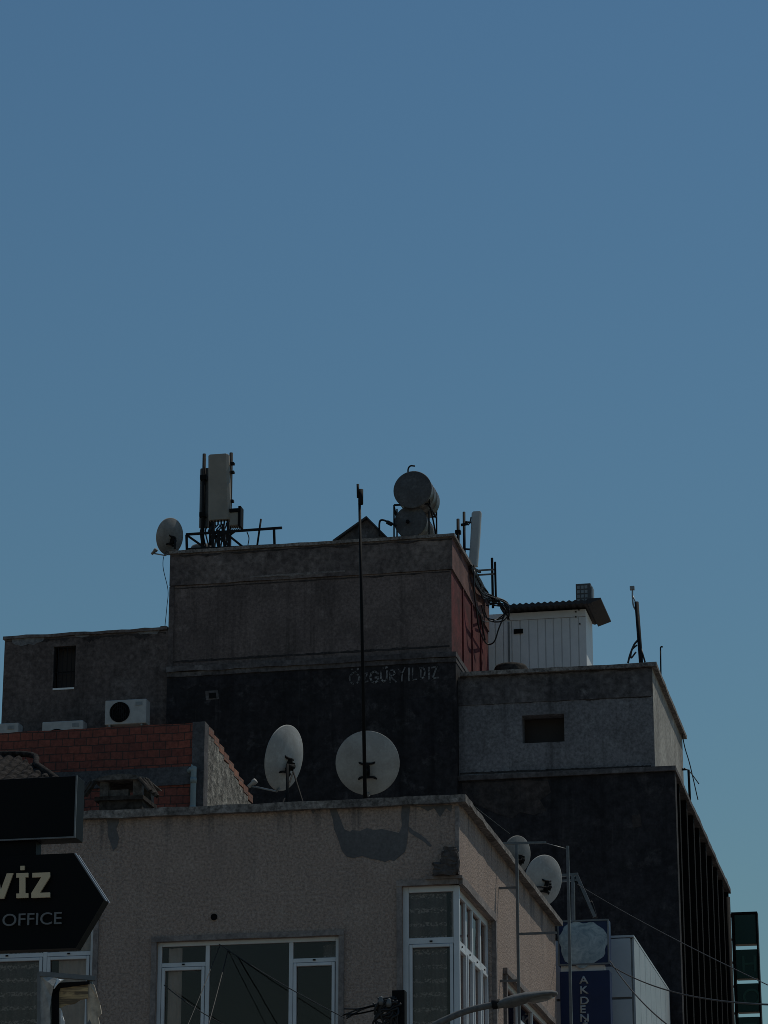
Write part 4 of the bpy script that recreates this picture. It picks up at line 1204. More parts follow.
# ------------------------------------------------------------------ water tanks on their stand
YK = 58.3
ku = at(412.5, 489.5, Y=YK); kl = at(410.5, 521.5, Y=YK + .12)
rU_, rL_ = 19.8 / F * 61, 16.8 / F * 61
ax = Vector((.03, 1.0, 0)).normalized()
root = thing('water_heater_stand', (ku.x + .2, YK + .5, ZTR), 'thin dark steel stand under the two water tanks on the tall roof', 'stand')
legs = [at(394, 505, Y=YK + .05), at(429, 511, Y=YK + .1), at(397, 509, Y=YK + .95), at(436.5, 508, Y=YK + 1.0)]
for lp in legs:
    m = MB(); m.bar((lp.x, lp.y, ZTR), (lp.x, lp.y, lp.z), .03); m.build('leg', M_steel, root)
zt = ku.z - rU_ * .75
m = MB()
m.bar((legs[0].x, legs[0].y, zt), (legs[1].x, legs[1].y, zt), .035); m.bar((legs[2].x, legs[2].y, zt), (legs[3].x, legs[3].y, zt), .035)
m.bar((legs[1].x, legs[1].y, zt - .03), (legs[3].x, legs[3].y, zt - .03), .035); m.bar((legs[0].x, legs[0].y, zt - .03), (legs[2].x, legs[2].y, zt - .03), .035)
m.bar((legs[1].x, legs[1].y, zt + .1), (legs[3].x, legs[3].y, zt - .5), .03)
m.build('rail', M_steel, root)
def tank(c, r, ln, label, extra):
    c = Vector(c)
    root = thing('water_tank', c + ax * ln / 2 - Vector((0, 0, r)), label, 'water tank', 'water tanks on the tall roof')
    m = MB(); m.lathe(c, ax, [(r * .995, .012), (r, .02), (r, .06), (r * .985, .065), (r * .985, ln * .33), (r, ln * .335), (r, ln * .36), (r * .985, ln * .365), (r * .985, ln * .66), (r, ln * .665), (r, ln * .69), (r * .985, ln * .695), (r * .985, ln - .03), (r * .96, ln), (0, ln + .02)], 40)
    m.build('shell', M_tank, root)
    m = MB(); m.lathe(c, ax, [(0, -.03), (r * .5, -.022), (r * .93, -.004), (r * .985, .0), (r * 1.02, .004), (r * 1.02, .02), (r * .99, .02)], 40); m.build('end_cap', M_tankend, root)
    if extra:
        m = MB(); t_ = c + ax * .12 + Vector((-.12, 0, r * .93)); m.tube(curve_pts([t_, t_ + Vector((0, 0, .13)), t_ + Vector((.05, 0, .2)), t_ + Vector((.15, 0, .19))], 6), .018, 7); m.build('vent_pipe', M_steel, root)
    else:
        m = MB(); m.lathe(c + Vector((-.05, -.045, -.02)), (0, -1, 0), [(0, 0), (.04, 0), (.04, .05), (0, .05)], 10); m.build('tap', M_dark, root)
    return root
tank(ku, rU_, .95, 'upper round water tank with a hooked vent pipe, topmost on the tall roof', True)
tank(kl, rL_, .95, 'lower round water tank under the hooked one, half hidden by the parapet', False)
m = MB(); e0 = at(379.5, 536, Y=YK)
m.tube(curve_pts([e0, at(379.5, 523, Y=YK), at(382, 520, Y=YK), at(388, 522, Y=YK), at(396, 526, Y=YK)], 6), .022, 7)
m.tube([at(387, 522, Y=YK), at(392, 524.5, Y=YK)], .045, 8)
tag(m.build('feed_pipe', M_steel, origin=(e0.x, YK, e0.z)), 'bent dark feed pipe running from the roof hatch to the lower tank', 'pipe')

# ------------------------------------------------------------------ slim pale antenna and poles at the right edge of the tall roof
YP = 60.5
a = at(469, 566, Y=YP); t_ = at(476.5, 511, Y=YP)
root = thing('panel_antenna', (a.x, YP, a.z), 'tall slim pale panel antenna leaning at the right edge of the tall roof', 'antenna', 'phone antennas on the tall roof')
m = MB()
wb = .1; x0b, x0t = at(472.5, 566, Y=YP).x, at(476, 511, Y=YP).x
pr = []
secs = []
for z, x, k in ((a.z, x0b, 1), (a.z + .6, x0b + (x0t - x0b) * .55, 1.05), (t_.z - .03, x0t, 1.08), (t_.z, x0t + .01, .95)):
    secs.append([m.bm.verts.new((x + wb * i * k, YP + .14 * j, z)) for i, j in ((-1, .3), (-.75, 0), (.75, 0), (1, .3), (1, 1), (-1, 1))])
for r0, r1 in zip(secs, secs[1:]):
    for i in range(6): m.bm.faces.new((r0[i], r0[(i + 1) % 6], r1[(i + 1) % 6], r1[i]))
m.bm.faces.new(secs[0][::-1]); m.bm.faces.new(secs[-1]); m.build('shell', M_antennapale, root, bevel=.008)
pp = at(464, 512, Y=YP)
m = MB(); m.tube([(pp.x, YP, ZTR - .3), (pp.x, YP, pp.z)], .032, 8)
m.build('pole', M_steel, root)
for y_ in (522, 549):
    q = at(464, y_, Y=YP); m = MB(); m.bar(q, (x0b + .05, YP + .1, q.z), .035); m.build('clamp', M_steel, root)
m = MB(); m.bar(at(461, 525, Y=YP - .05), at(467, 524, Y=YP - .05), .05); m.build('crosspiece', M_steel, root)
m = MB(); m.tube(curve_pts([at(467, 521, Y=YP), at(468, 525, Y=YP), at(470, 522, Y=YP), at(471, 517, Y=YP)], 6), .014, 6)
m.build('jumper_cable', M_cable, root)
pp = at(458, 519, Y=YP - .8)
root = thing('antenna_pole', (pp.x, YP - .8, ZTR), 'short dark pole left of the slim pale antenna', 'pole')
m = MB(); m.tube([(pp.x, YP - .8, ZTR - .2), (pp.x, YP - .8, pp.z)], .035, 8); m.build('pole', M_steel, root)
m = MB(); m.box(pp.x - .06, pp.x + .06, YP - .86, YP - .74, pp.z - .35, pp.z - .27); m.build('clamp', M_dark, root)

# ladder-like rack with coiled feeder cables on the flank of the tall building
YQ = 61.3
def Q(x, y, Y=YQ):
    p_ = at(x, y, Y=Y)
    return p_ if p_.x > XT1 + .06 else at(x, y, X=XT1 + .06 + .3 * (YQ + .1 - Y))
root = thing('cable_rack', Q(490, 600), 'dark steel ladder rack standing at the back corner of the red flank', 'rack')
m = MB(); m.bar(Q(492, 558), Q(493, 608), .05); m.bar(Q(495, 562), Q(496, 604), .045); m.build('post', M_steel, root)
m = MB()
for y_ in (569.5, 574): m.bar(Q(478, y_ + 1), Q(494, y_), .04)
m.bar(Q(472, 568), Q(480, 572), .05); m.build('rung', M_steel, root)
rr = random.Random(11)
for nm, cnt, lab in (('cable_bundle', 12, 'thick bundle of black feeder cables looping down from the ladder rack to the white cabin'),):
    m = MB()
    for k in range(cnt + 2):
        j = lambda s=2.2: rr.uniform(-s, s)
        m.tube(curve_pts([Q(473 + j(), 566 + j()), Q(478 + j(3), 582 + j(), YQ - .1), Q(485 + j(3), 594 + j(4), YQ - .2), Q(494 + j(4), 600 + j(5), YQ - .1), Q(505 + j(3), 606 + j(6), YQ), Q(509 + j(1), 615 + j(6), YQ + .1)], 7), .015, 6)
    for k in range(3):
        j = lambda s=2: rr.uniform(-s, s)
        cx_, cy_ = 492 + j(8), 610 + j(4)
        m.tube(curve_pts([Q(cx_ - 13 + j(), cy_ - 4 + j(), YQ - .25), Q(cx_ - 6 + j(), cy_ + 8 + j(), YQ - .25), Q(cx_ + 5 + j(), cy_ + 8 + j(), YQ - .25), Q(cx_ + 14 + j(), cy_ - 1 + j(), YQ - .25), Q(cx_ + 8, cy_ - 9 + j(), YQ - .25), Q(cx_ - 5, cy_ - 9 + j(), YQ - .25)], 7), .014, 6)
    for pts in ([(476, 606), (479, 628), (486, 643), (494, 642), (499, 628), (505, 614)], [(480, 612), (482, 624), (485, 640)], [(474, 570), (474, 590), (476, 606), (481, 616)]):
        m.tube(curve_pts([Q(x, y, YQ - .3) for x, y in pts], 7), .018, 6)
    o = m.build(nm, M_cable, origin=Q(490, 640)); tag(o, lab, 'cables')

# ------------------------------------------------------------------ white cabin on the right building's roof
YCB = 62.4
c0_, c1_ = at(509, 610, Y=YCB), at(585.6, 607.5, Y=YCB)
cbx0, cbx1, ctop = at(487, 612, Y=YCB).x, c1_.x, at(585.6, 609, Y=YCB).z
zb0 = ZRU - .28
DC = 1.15
root = thing('rooftop_cabin', ((cbx0 + cbx1) / 2, YCB + .6, zb0), 'white ribbed panel cabin with a corrugated lean roof on the right building', 'cabin')
m = MB()
m.box(cbx0, cbx1, YCB + .03, YCB + DC, zb0, ctop)
xs_ = cbx0; xj = at(509, 640, Y=YCB).x
k = 0
while xs_ < cbx1 - .05:
    k += 1; wd = .19 + ((k * 29) % 7 - 3) * .004
    m.box(xs_ + .012, min(xs_ + wd - .012, cbx1 - .002), YCB - ((k * 13) % 5) * .0012, YCB + .028, zb0 + .02, ctop - .18); xs_ += wd
m.box(cbx0, cbx1 - .002, YCB - .006, YCB + .027, ctop - .17, ctop - .002)
m.build('wall', M_cabin, root, bevel=.004)
m = MB(); m.box(xj - .02, xj + .02, YCB - .02, YCB - .007, zb0, ctop - .2); m.build('joint_cover', M_pvcgrey, root)
pa, pb = at(514, 634, Y=YCB), at(523, 629, Y=YCB)
m = MB(); m.box(pa.x, pb.x, YCB - .03, YCB - .008, pa.z, pb.z); m.build('name_plate', M_dark, root)
m = MB()
for x_, y_ in ((576, 612), (576, 617), (580, 624), (579, 610)):
    q = at(x_, y_, Y=YCB); m.box(q.x - .014, q.x + .014, YCB - .03, YCB - .0065, q.z - .014, q.z + .014)
m.build('bolt', M_dark, root)
# corrugated roof
m = MB(); xr0, xr1 = at(500, 606, Y=YCB - .3).x, at(592, 600, Y=YCB - .3).x
zr0 = at(545, 606.5, Y=YCB - .3).z
nn = 60
colsA = []
for i in range(nn * 4 + 1):
    x = xr0 + (xr1 - xr0) * i / (nn * 4)
    zc_ = .017 * math.sin((x - xr0) / .14 * 2 * math.pi)
    colsA.append([m.bm.verts.new((x, y, z + zc_ * s_)) for y, z, s_ in ((YCB - .3, zr0 + .02, .6), (YCB - .3, zr0 + .10, 1), (YCB + DC + .35, zr0 + .16, 1), (YCB + DC + .35, zr0 + .05, .6))])
for a_, b_ in zip(colsA, colsA[1:]):
    for j in range(4): m.bm.faces.new((a_[j], b_[j], b_[(j + 1) % 4], a_[(j + 1) % 4]))
m.bm.faces.new(colsA[0]); m.bm.faces.new(colsA[-1][::-1])
m.build('roof', M_roofsheet, root)
m = MB(); m.prism([(xr1 - .1, YCB - .31, zr0 + .13), (xr1 + .2, YCB - .31, zr0 + .13), (xr1 + .2, YCB - .31, zr0 + .1), (xr1 - .1, YCB - .31, zr0 + .0)], (0, DC + .7, 0)); m.build('verge_board', M_roofsheet, root)
# unit on the cabin roof
a, b = at(576, 602, Y=YCB + .2), at(590.5, 583, Y=YCB + .2)
root = thing('condenser_unit', ((a.x + b.x) / 2, YCB + .35, zr0 + .17), 'small grilled condenser box standing on the cabin roof', 'condenser')
m = MB(); m.box(a.x, b.x, YCB + .2, YCB + .55, zr0 + .17, b.z); m.build('case', M_antennaback, root, bevel=.01)
m = MB()
for i in range(3):
    for j_ in range(4):
        x_ = a.x + .03 + (b.x - a.x - .08) * i / 3; z_ = zr0 + .2 + (b.z - zr0 - .22) * j_ / 4
        m.box(x_, x_ + .065, YCB + .19, YCB + .201, z_, z_ + .075)
m.build('grille', M_galv, root)
m = MB(); m.box(b.x + .003, b.x + .04, YCB + .22, YCB + .5, zr0 + .17, b.z - .08); m.build('side_cover', M_galv, root)
# round object lying in front of the cabin
p = at(506, 663, Y=58.9)
m = MB(); rD = 17 / F * 62
m.lathe((p.x, 59.6, zb0), (0, 0, 1), [(rD, 0), (rD, p.z - zb0 + .06), (rD * .9, p.z - zb0 + .12), (rD * .5, p.z - zb0 + .16), (0, p.z - zb0 + .17)], 32)
tag(m.build('water_barrel', M_chim, origin=(p.x, 59.6, zb0)), 'dark squat round barrel at the foot of the white cabin', 'barrel')
# mast with bent antenna
YN = 57.9
K = lambda x, y: at(x, y, Y=YN)
root = thing('antenna_mast', (K(640, 662).x, YN, zb0), 'leaning dark mast with a small bent aerial on the right parapet', 'mast')
m = MB(); m.tube([(K(641, 662).x, YN, zb0), K(641, 662), K(636.5, 602)], .045, 8); m.build('pole', M_steel, root)
m = MB(); m.tube(curve_pts([K(637, 612), K(633.5, 606), K(632.5, 597), K(632.5, 588)], 6), .018, 6); m.box(K(630, 589).x, K(634.5, 589).x, YN - .04, YN + .04, K(631, 590).z, K(631, 586.5).z)
m.tube([K(633, 596), K(636, 604)], .014, 6); m.build('aerial', M_galv, root)
m = MB(); m.tube(curve_pts([K(638, 640), K(634, 645), K(630, 655), K(628, 663)], 6), .022, 6); m.tube(curve_pts([K(637, 645), K(632, 650), K(631, 658), K(636, 652)], 6), .018, 6); m.tube([K(641, 648), K(645, 662)], .02, 6); m.build('cable', M_cable, root)
YN2 = 62.5
q0, q1 = at(661, 682, Y=YN2), at(660.5, 648, Y=YN2)
root = thing('lightning_rod', (q0.x, YN2, ZRU), 'thin bare rod with a hooked tip behind the right parapet', 'rod')
m = MB(); m.tube([q0, q1], .018, 6); m.build('rod', M_steel, root)
m = MB(); m.tube(curve_pts([q1, q1 + Vector((.02, 0, .03)), q1 + Vector((.05, 0, .02))], 4), .018, 6); m.build('tip', M_steel, root)
# wires and stay on the set-back corner
m = MB()
qs = [at(682, 733, Y=62.8), at(685, 748, Y=62.9), at(690, 765, Y=63.1), at(698, 800, Y=63.4)]
m.tube(curve_pts(qs, 6), .012, 5); m.tube(curve_pts([at(684, 768, Y=62.8), at(690, 772, Y=62.8), at(699, 784, Y=62.8)], 5), .012, 5)
tag(m.build('stay_wire', M_cable, origin=qs[-1]), 'two thin loose wires hanging off the set-back corner of the finned building', 'wire')
m = MB(); q0, q1 = at(690, 800, X=XRL - .1), at(688.5, 770, X=XRL - .1)
m.tube([(q0.x, q0.y, ZL2), q1, q1 + Vector((-.14, 0, .02))], .03, 6)
tag(m.build('vent_pipe', M_steel, origin=(q0.x, q0.y, ZL2)), 'short bent dark pipe on the ledge above the fins', 'pipe')

# ================================================================== AIR CONDITIONERS ON THE ANNEX WALL
def ac(px0, px1, py0, py1, Y, label, full=True):
    a, b = at(px0, py1, Y=Y), at(px1, py0, Y=Y)
    root = thing('air_conditioner', ((a.x + b.x) / 2, Y + .2, a.z), label, 'air conditioner', 'air conditioners on the annex wall')
    m = MB(); m.box(a.x, b.x, Y, Y + .3, a.z, b.z); m.build('case', M_acwhite, root, bevel=.015)
    cxx = a.x + (b.x - a.x) * .36; rf = min((b.z - a.z) * .40, (b.x - a.x) * .26); cz_ = a.z + rf + .05
    m = MB(); m.lathe((cxx, Y - .002, cz_), (0, -1, 0), [(0, 0), (rf, 0), (rf, .012), (rf * 1.04, .012), (rf * 1.04, -.001)], 28); m.build('fan_opening', M_dark, root)
    m = MB()
    for k in range(9):
        xx = cxx - rf * .9 + rf * 1.8 * k / 8; hh = math.sqrt(max(0, rf * rf - (xx - cxx) ** 2)); m.box(xx - .006, xx + .006, Y - .03, Y - .02, cz_ - hh, cz_ + hh)
    for q in (.35, .7): m.lathe((cxx, Y - .026, cz_), (0, -1, 0), [(rf * q - .006, 0), (rf * q + .006, 0), (rf * q + .006, .008), (rf * q - .006, .008)], 24)
    m.build('fan_grille', M_steel, root)
    m = MB(); m.box(a.x + (b.x - a.x) * .74, a.x + (b.x - a.x) * .9, Y - .008, Y - .001, b.z - .14, b.z - .06); m.build('badge', M_galv, root)
    m = MB()
    for xx in (a.x + .1, b.x - .1):
        m.box(xx - .02, xx + .02, Y + .02, YTB - .002, a.z - .04, a.z - .002); m.bar((xx, Y + .05, a.z - .04), (xx, YTB - .01, a.z - .3), .03)
    m.build('bracket', M_galv, root)
ac(104.5, 146.5, 698.5, 725, 56.4, 'whole white air conditioner with a round fan grille, above the brick wall')
ac(41, 83, 720, 754, 56.4, 'white air conditioner showing only its top strip under the barred window')
ac(-24, 18.5, 722.5, 757, 56.4, 'white air conditioner at the left picture edge, only its top showing')

# ================================================================== STEEL FRAME ON THE SIDE WALL
YF = 43.6
Fp = lambda x, y: at(x, y, Y=YF)
xw = XM
root = thing('sign_frame', (Fp(515, 990).x, YF, 8.0), 'empty grey steel sign frame bracketed off the sunlit side wall', 'frame')
P1 = Fp(516.5, 843); P2 = Fp(567.5, 846)
for q_ in (P1, P2):
    m = MB(); m.bar((q_.x, YF, 7.0), (q_.x, YF, q_.z), .042); m.build('post', M_greypaint, root)
zB = Fp(520, 934).z
for p_, q_ in ((Fp(503, 843.5), Fp(546, 842.5)), ((xw, YF, Fp(505, 888).z), (P1.x, YF, Fp(505, 888).z)), ((xw, YF, Fp(505, 981).z), (P1.x, YF, Fp(505, 981).z)),
               ((P1.x, YF, zB), (P2.x - .2, YF, zB)), ((P1.x, YF, 7.3), (P2.x, YF, 7.3))):
    m = MB(); m.bar(p_, q_, .034); m.build('crossbar', M_greypaint, root)
m = MB()
m.tube([Fp(545, 843), Fp(567, 849)], .006, 5); m.build('tie_wire', M_galv, root)
# small lattice on the clad roof
Yl = 51.5
Lp = lambda x, y: at(x, y, Y=Yl)
root = thing('pipe_frame', (Lp(572, 918).x, Yl, ZC), 'small rusty pipe frame rising behind the navy sign', 'frame')
m = MB(); m.bar((Lp(573, 918).x, Yl, ZC), Lp(573, 874), .06); m.bar(Lp(561, 875.5), Lp(578, 874), .045); m.bar(Lp(561, 881), Lp(577, 880), .04)
m.bar(Lp(577, 876), Lp(595, 917), .06)
m.build('pipe', M_greypaint, root)
m = MB()
for k in range(5): m.tube(curve_pts([Lp(575, 877 + k), Lp(580 + k * 2, 890 + k * 3), Lp(588 + k, 906 - k), Lp(593 + k, 918)], 6), .012, 5)
m.build('cable', M_cable, root)

# ================================================================== NAVY BLADE SIGN
YS = 50.2
s0, s1 = at(557.5, 921, Y=YS), at(608.5, 921, Y=YS)
zs1 = s0.z; zs_a = at(580, 965, Y=YS).z; zs_b = at(580, 971, Y=YS).z; zs_l = 8.0
root = thing('navy_sign', ((s0.x + s1.x) / 2, YS + .15, zs_l), 'navy blue blade sign with a pale round emblem over vertical white lettering', 'sign')
TH_ = .28
m = MB(); m.box(s0.x, s1.x, YS, YS + TH_, zs_a, zs1); m.build('emblem_box', M_blue, root, bevel=.012)
m = MB(); m.box(s0.x + .02, s1.x, YS, YS + TH_, zs_l, zs_b); m.build('letter_box', M_blue, root, bevel=.012)
m = MB(); m.box(s0.x + .04, s1.x - .1, YS + .05, YS + TH_ - .05, zs_b + .002, zs_a - .002)
m.build('white_strip', M_whitegap, root)
m = MB(); fr_ = .025
m.box(s0.x - .002, s1.x + .002, YS - .018, YS - .001, zs1 - fr_, zs1 + .003); m.box(s0.x - .002, s1.x + .002, YS - .018, YS - .001, zs_a - .003, zs_a + fr_)
m.box(s0.x - .002, s0.x + fr_, YS - .018, YS - .001, zs_a + fr_ + .001, zs1 - fr_ - .001); m.box(s1.x - fr_, s1.x + .002, YS - .018, YS - .001, zs_a + fr_ + .001, zs1 - fr_ - .001)
m.build('frame', M_pvcgrey, root)
m = MB(); pts = []; 
ec = at(583, 943.5, Y=YS - .006); er = 24 / F * 51.8
for k in range(40):
    an = 2 * math.pi * k / 40; rr_ = er * (1 + .05 * math.sin(an * 3 + .6) + .045 * math.sin(an * 7) + .03 * math.sin(an * 11 + 1))
    sq = 1 / max(abs(math.cos(an)), abs(math.sin(an))) ** .12
    pts.append((ec.x + rr_ * sq * math.cos(an), YS - .008, ec.z + rr_ * .92 * sq * math.sin(an)))
m.prism(pts, (0, .006, 0)); m.build('emblem', M_emblem, root)
yb = [983.6, 993.6, 1004.3, 1013, 1021.6, 1030.6]
for ch, y_ in zip('AKDENİ', yb):
    q = at(579.6 + (3 if ch == 'İ' else 0), y_, Y=YS - .004)
    text_obj(ch, 'letter', M_blueletter, root, (q.x, YS - .002, q.z), .135, 1.2, .012, bold=.022)
m = MB(); m.bar((XM, YS + .14, zs1 - .3), (s0.x + .05, YS + .14, zs1 - .3), .05); m.bar((XM - .3, YS + .14, zs_l + .4), (s0.x + .05, YS + .14, zs_l + .4), .05); m.bar((XM - .1, YE, zs1 - .3), (XM - .02, YS + .14, zs1 - .3), .05)
m.build('bracket', M_steel, root)

# ================================================================== GREEN VERTICAL SIGN ON THE FAR END
YG = YRE + .5
Gp = lambda x, y: at(x, y, Y=YG)
gx0, gx1 = Gp(734, 914).x, Gp(755.5, 914).x
root = thing('green_sign', ((gx0 + gx1) / 2, YG + .15, 8), 'tall dark green vertical sign of stacked letter boxes with open gaps, at the far right', 'sign')
levels = [(914.5, 944), (949.5, 978.5), (983.5, 1012), (1017, 1046)]
for i, (ya, yb_) in enumerate(levels):
    za, zb_ = Gp(745, ya).z, Gp(745, yb_).z
    m = MB(); m.box(gx0, gx1, YG, YG + .3, zb_, za); bx_ = m.build('letter_box', M_green, root, bevel=.01)
    ch = [None, 'H', 'O', 'T'][i]
    if ch: text_obj(ch, 'letter', M_greenletter, bx_, (gx0 + .11, YG - .002, zb_ + .16), .42, 1.0, .01)
m = MB(); m.box(gx0 - .07, gx0 - .01, YG - .02, YG + .32, 8, Gp(745, 914).z); m.box(gx1 + .002, gx1 + .04, YG - .02, YG + .32, 8, Gp(745, 914).z)
m.box(gx0 - .07, gx1 + .04, YG - .02, YG + .32, Gp(745, 914).z + .003, Gp(745, 914).z + .05); m.build('frame', M_dark, root)
m = MB()
for y_ in (939, 962, 986, 1013): z_ = Gp(730, y_).z; m.bar((XRL - .3, YG + .1, z_), (gx0 - .04, YG + .1, z_), .05)
zt_ = Gp(730, 915).z; m.bar((XRL - .3, YG + .1, zt_), (gx0 - .04, YG + .1, zt_), .08)
for z_ in (zt_, zt_ - 1.5): m.bar((XRL - .3, YRE - .3, z_), (XRL - .3, YG + .12, z_), .06)
m.build('bracket', M_steel, root)

# ================================================================== NEAR BLACK EXCHANGE SIGN
YX = 15.0
X_ = lambda x, y: at(x, y, Y=YX)
XFAR = -7.3
root = thing('black_sign', (XFAR + .1, YX + .1, 0), 'near black arrow-shaped office sign with gold and grey letters under a plain black box', 'sign')
arrow = [X_(73, 852.6), X_(103.5, 899.5), X_(75, 947.6)]
zt0, zb0_ = arrow[0].z, arrow[2].z
arrow = [(p_.x, YX, p_.z) for p_ in arrow] + [(XFAR, YX, zb0_), (XFAR, YX, zt0)]
thk = .11
m = MB(); m.prism([(x, y + .012, z) for x, y, z in arrow], (0, thk - .024, 0)); m.build('arrow_panel', M_signblack, root)
m = MB()
cxm = Vector((-6, YX, (zt0 + zb0_) / 2))
out = [Vector(p_) for p_ in arrow]
def offs(poly, d):  # offset outward in xz by moving along the average normal
    res = []; n = len(poly)
    for i in range(n):
        a_, b_, c_ = poly[i - 1], poly[i], poly[(i + 1) % n]
        n1 = Vector(((b_ - a_).z, 0, -(b_ - a_).x)).normalized(); n2 = Vector(((c_ - b_).z, 0, -(c_ - b_).x)).normalized()
        if n1.dot(b_ - cxm) < 0: n1 = -n1
        if n2.dot(b_ - cxm) < 0: n2 = -n2
        nn_ = (n1 + n2); nn_ = nn_ / max(.3, nn_.dot(n1)); res.append(b_ + nn_ * d)
    return res
o1 = offs(out, .006)
for i in (0,):
    a_, b_, c_, d_ = out[i], out[i + 1], o1[i + 1], o1[i]
    for yo in (.034, thk - .016): m.prism([a_ + Vector((0, yo, 0)), b_ + Vector((0, yo, 0)), c_ + Vector((0, yo, 0)), d_ + Vector((0, yo, 0))], (0, .015, 0))
m.build('edge_trim', M_signrim, root)
# upper box
bx1 = X_(78, 776); bz0 = X_(78, 838).z
m = MB(); m.box(XFAR, bx1.x, YX - .01, YX + .13, bz0, bx1.z); m.build('upper_box', M_signblack, root, bevel=.004)
m = MB(); m.box(XFAR, bx1.x + .001, YX - .018, YX - .0102, bz0 - .001, bz0 + .007); m.box(bx1.x - .007, bx1.x + .001, YX - .018, YX - .0102, bz0 + .0072, bx1.z); m.build('box_trim', M_greypaint, root)
nk = X_(35, 845).x
m = MB(); m.box(XFAR, nk, YX + .02, YX + .11, zt0 + .002, bz0 - .002); m.build('neck', M_signblack, root)
m = MB(); m.tube([(XFAR + .05, YX + .08, 0), (XFAR + .05, YX + .08, bx1.z + .1)], .07, 12); m.build('post', M_steel, root)
# letters: V, dotted I with slabs, Z
yl = YX - .001
def poly_letter(name, polys, mat, holes=None):
    mb = MB()
    for po in polys: mb.prism([Vector((X_(x, y).x, yl, X_(x, y).z)) for x, y in po], (0, -.012, 0))
    return mb.build(name, mat, root)
sl = -.038
def sk(pts): return [(x, y + sl * (x - 30)) for x, y in pts]
poly_letter('letter', [sk([(-8.5, 873), (-2, 873), (1.6, 889), (7.5, 873), (14, 873), (4.6, 898), (-1.4, 898)])], M_gold)
poly_letter('letter', [sk([(17, 873.2), (29, 873.2), (29, 877.6), (26, 877.6), (26, 893.5), (29, 893.5), (29, 898), (17, 898), (17, 893.5), (20, 893.5), (20, 877.6), (17, 877.6)]), sk([(21, 866), (25.2, 866), (25.2, 870.2), (21, 870.2)])], M_gold)
poly_letter('letter', [sk([(33, 873.5), (50.5, 873.5), (50.5, 878), (40.5, 893.6), (50.5, 893.6), (50.5, 898.4), (32, 898.4), (32, 893.6), (42, 878), (33, 878)])], M_gold)
q = X_(2, 926.3)
cap_ = 12.2 / F * 16.4
to = text_obj('OFFICE', 'lettering', M_silver, root, (q.x, yl, q.z), cap_, 1.0, .008)
wx = [v.co.x for v in to.data.vertices]; wid = max(wx) - min(wx); want = X_(61, 924).x - X_(2, 924).x
mn = min(wx); 
for v in to.data.vertices: v.co.x = mn + (v.co.x - mn) * want / wid

# ================================================================== TORN LIGHT BOX
YO = 27.0
O = lambda x, y, dy=0: at(x, y, Y=YO + dy)
oc = O(68, 1000)
root = thing('torn_lightbox', (oc.x, YO, 0), 'broken light box frame with ripped vinyl hanging from it, below the black sign', 'light box')
m = MB(); DY = .22
m.bar(O(39, 973), O(39, 1060), .028, .03); m.bar(O(39, 974), O(95, 978.5, DY), .05, .045); m.bar(O(90, 980, DY), O(90, 1060, DY), .05, .04)
m.bar(O(39, 1060), O(90, 1060, DY), .04)
fr_o = m.build('frame', M_greypaint, root)
m = MB()
def flap(pts, dys, mat, name):
    mb = MB(); ps = [O(x, y, d) for (x, y), d in zip(pts, dys)]
    mb.prism(ps, (0.004, .006, 0)); return mb.build(name, mat, root)
flap([(40.5, 976), (58, 978), (53, 986), (51, 996), (49.5, 1008), (50, 1022), (49, 1034), (48, 1060), (40.5, 1060)], [0, .03, -.02, .02, .0, .03, 0, .02, 0], M_tornpale, 'torn_sheet')
flap([(57, 978.5), (64, 979.6), (60, 980.6), (56.5, 985), (53.5, 989), (54.5, 984)], [.02, .0, -.03, -.02, 0, .01], M_whitegap, 'torn_curl')
flap([(87, 982), (94, 985), (97.5, 997), (100, 1005), (101.5, 1014), (98, 1017), (99.5, 1024), (97, 1032), (96, 1045), (88, 1050)], [.17, .18, .16, .19, .14, .2, .18, .2, .2, .22], M_torn, 'torn_sheet')
m = MB(); m.prism([O(57, 985, .13), O(88, 981.5, .16), O(88, 998, .16), O(80, 1000, .15), O(74, 1004, .15), O(66, 1005, .14), O(57, 1009, .13)], (0, .012, 0)); m.build('ochre_board', M_ochre, root)
m = MB(); m.prism([O(53, 987, .1), O(60, 982.5, .1), O(89.5, 981, .14), O(89.5, 984, .14), O(60, 988, .12), O(58.6, 992, .1), O(58.6, 1060, .1), O(51.5, 1060, .1), O(51.5, 996, .1)], (0, .015, 0)); m.build('inner_frame', M_dark, root)
m = MB(); m.prism([O(86.5, 984, .2), O(89.6, 983, .2), O(89.6, 1060, .2), O(86.5, 1060, .2)], (0, .015, 0)); m.build('inner_edge', M_dark, root)
flap([(59.5, 1008), (61.5, 1011), (62.5, 1016), (64, 1021), (65, 1030), (60, 1040)], [.12, .1, .12, .1, .12, .12], M_whitegap, 'torn_curl')
m = MB(); pz = O(64, 1060, .1); m.tube([(pz.x, YO + .1, 0), (pz.x, YO + .1, pz.z)], .06, 10); m.build('post', M_steel, root)

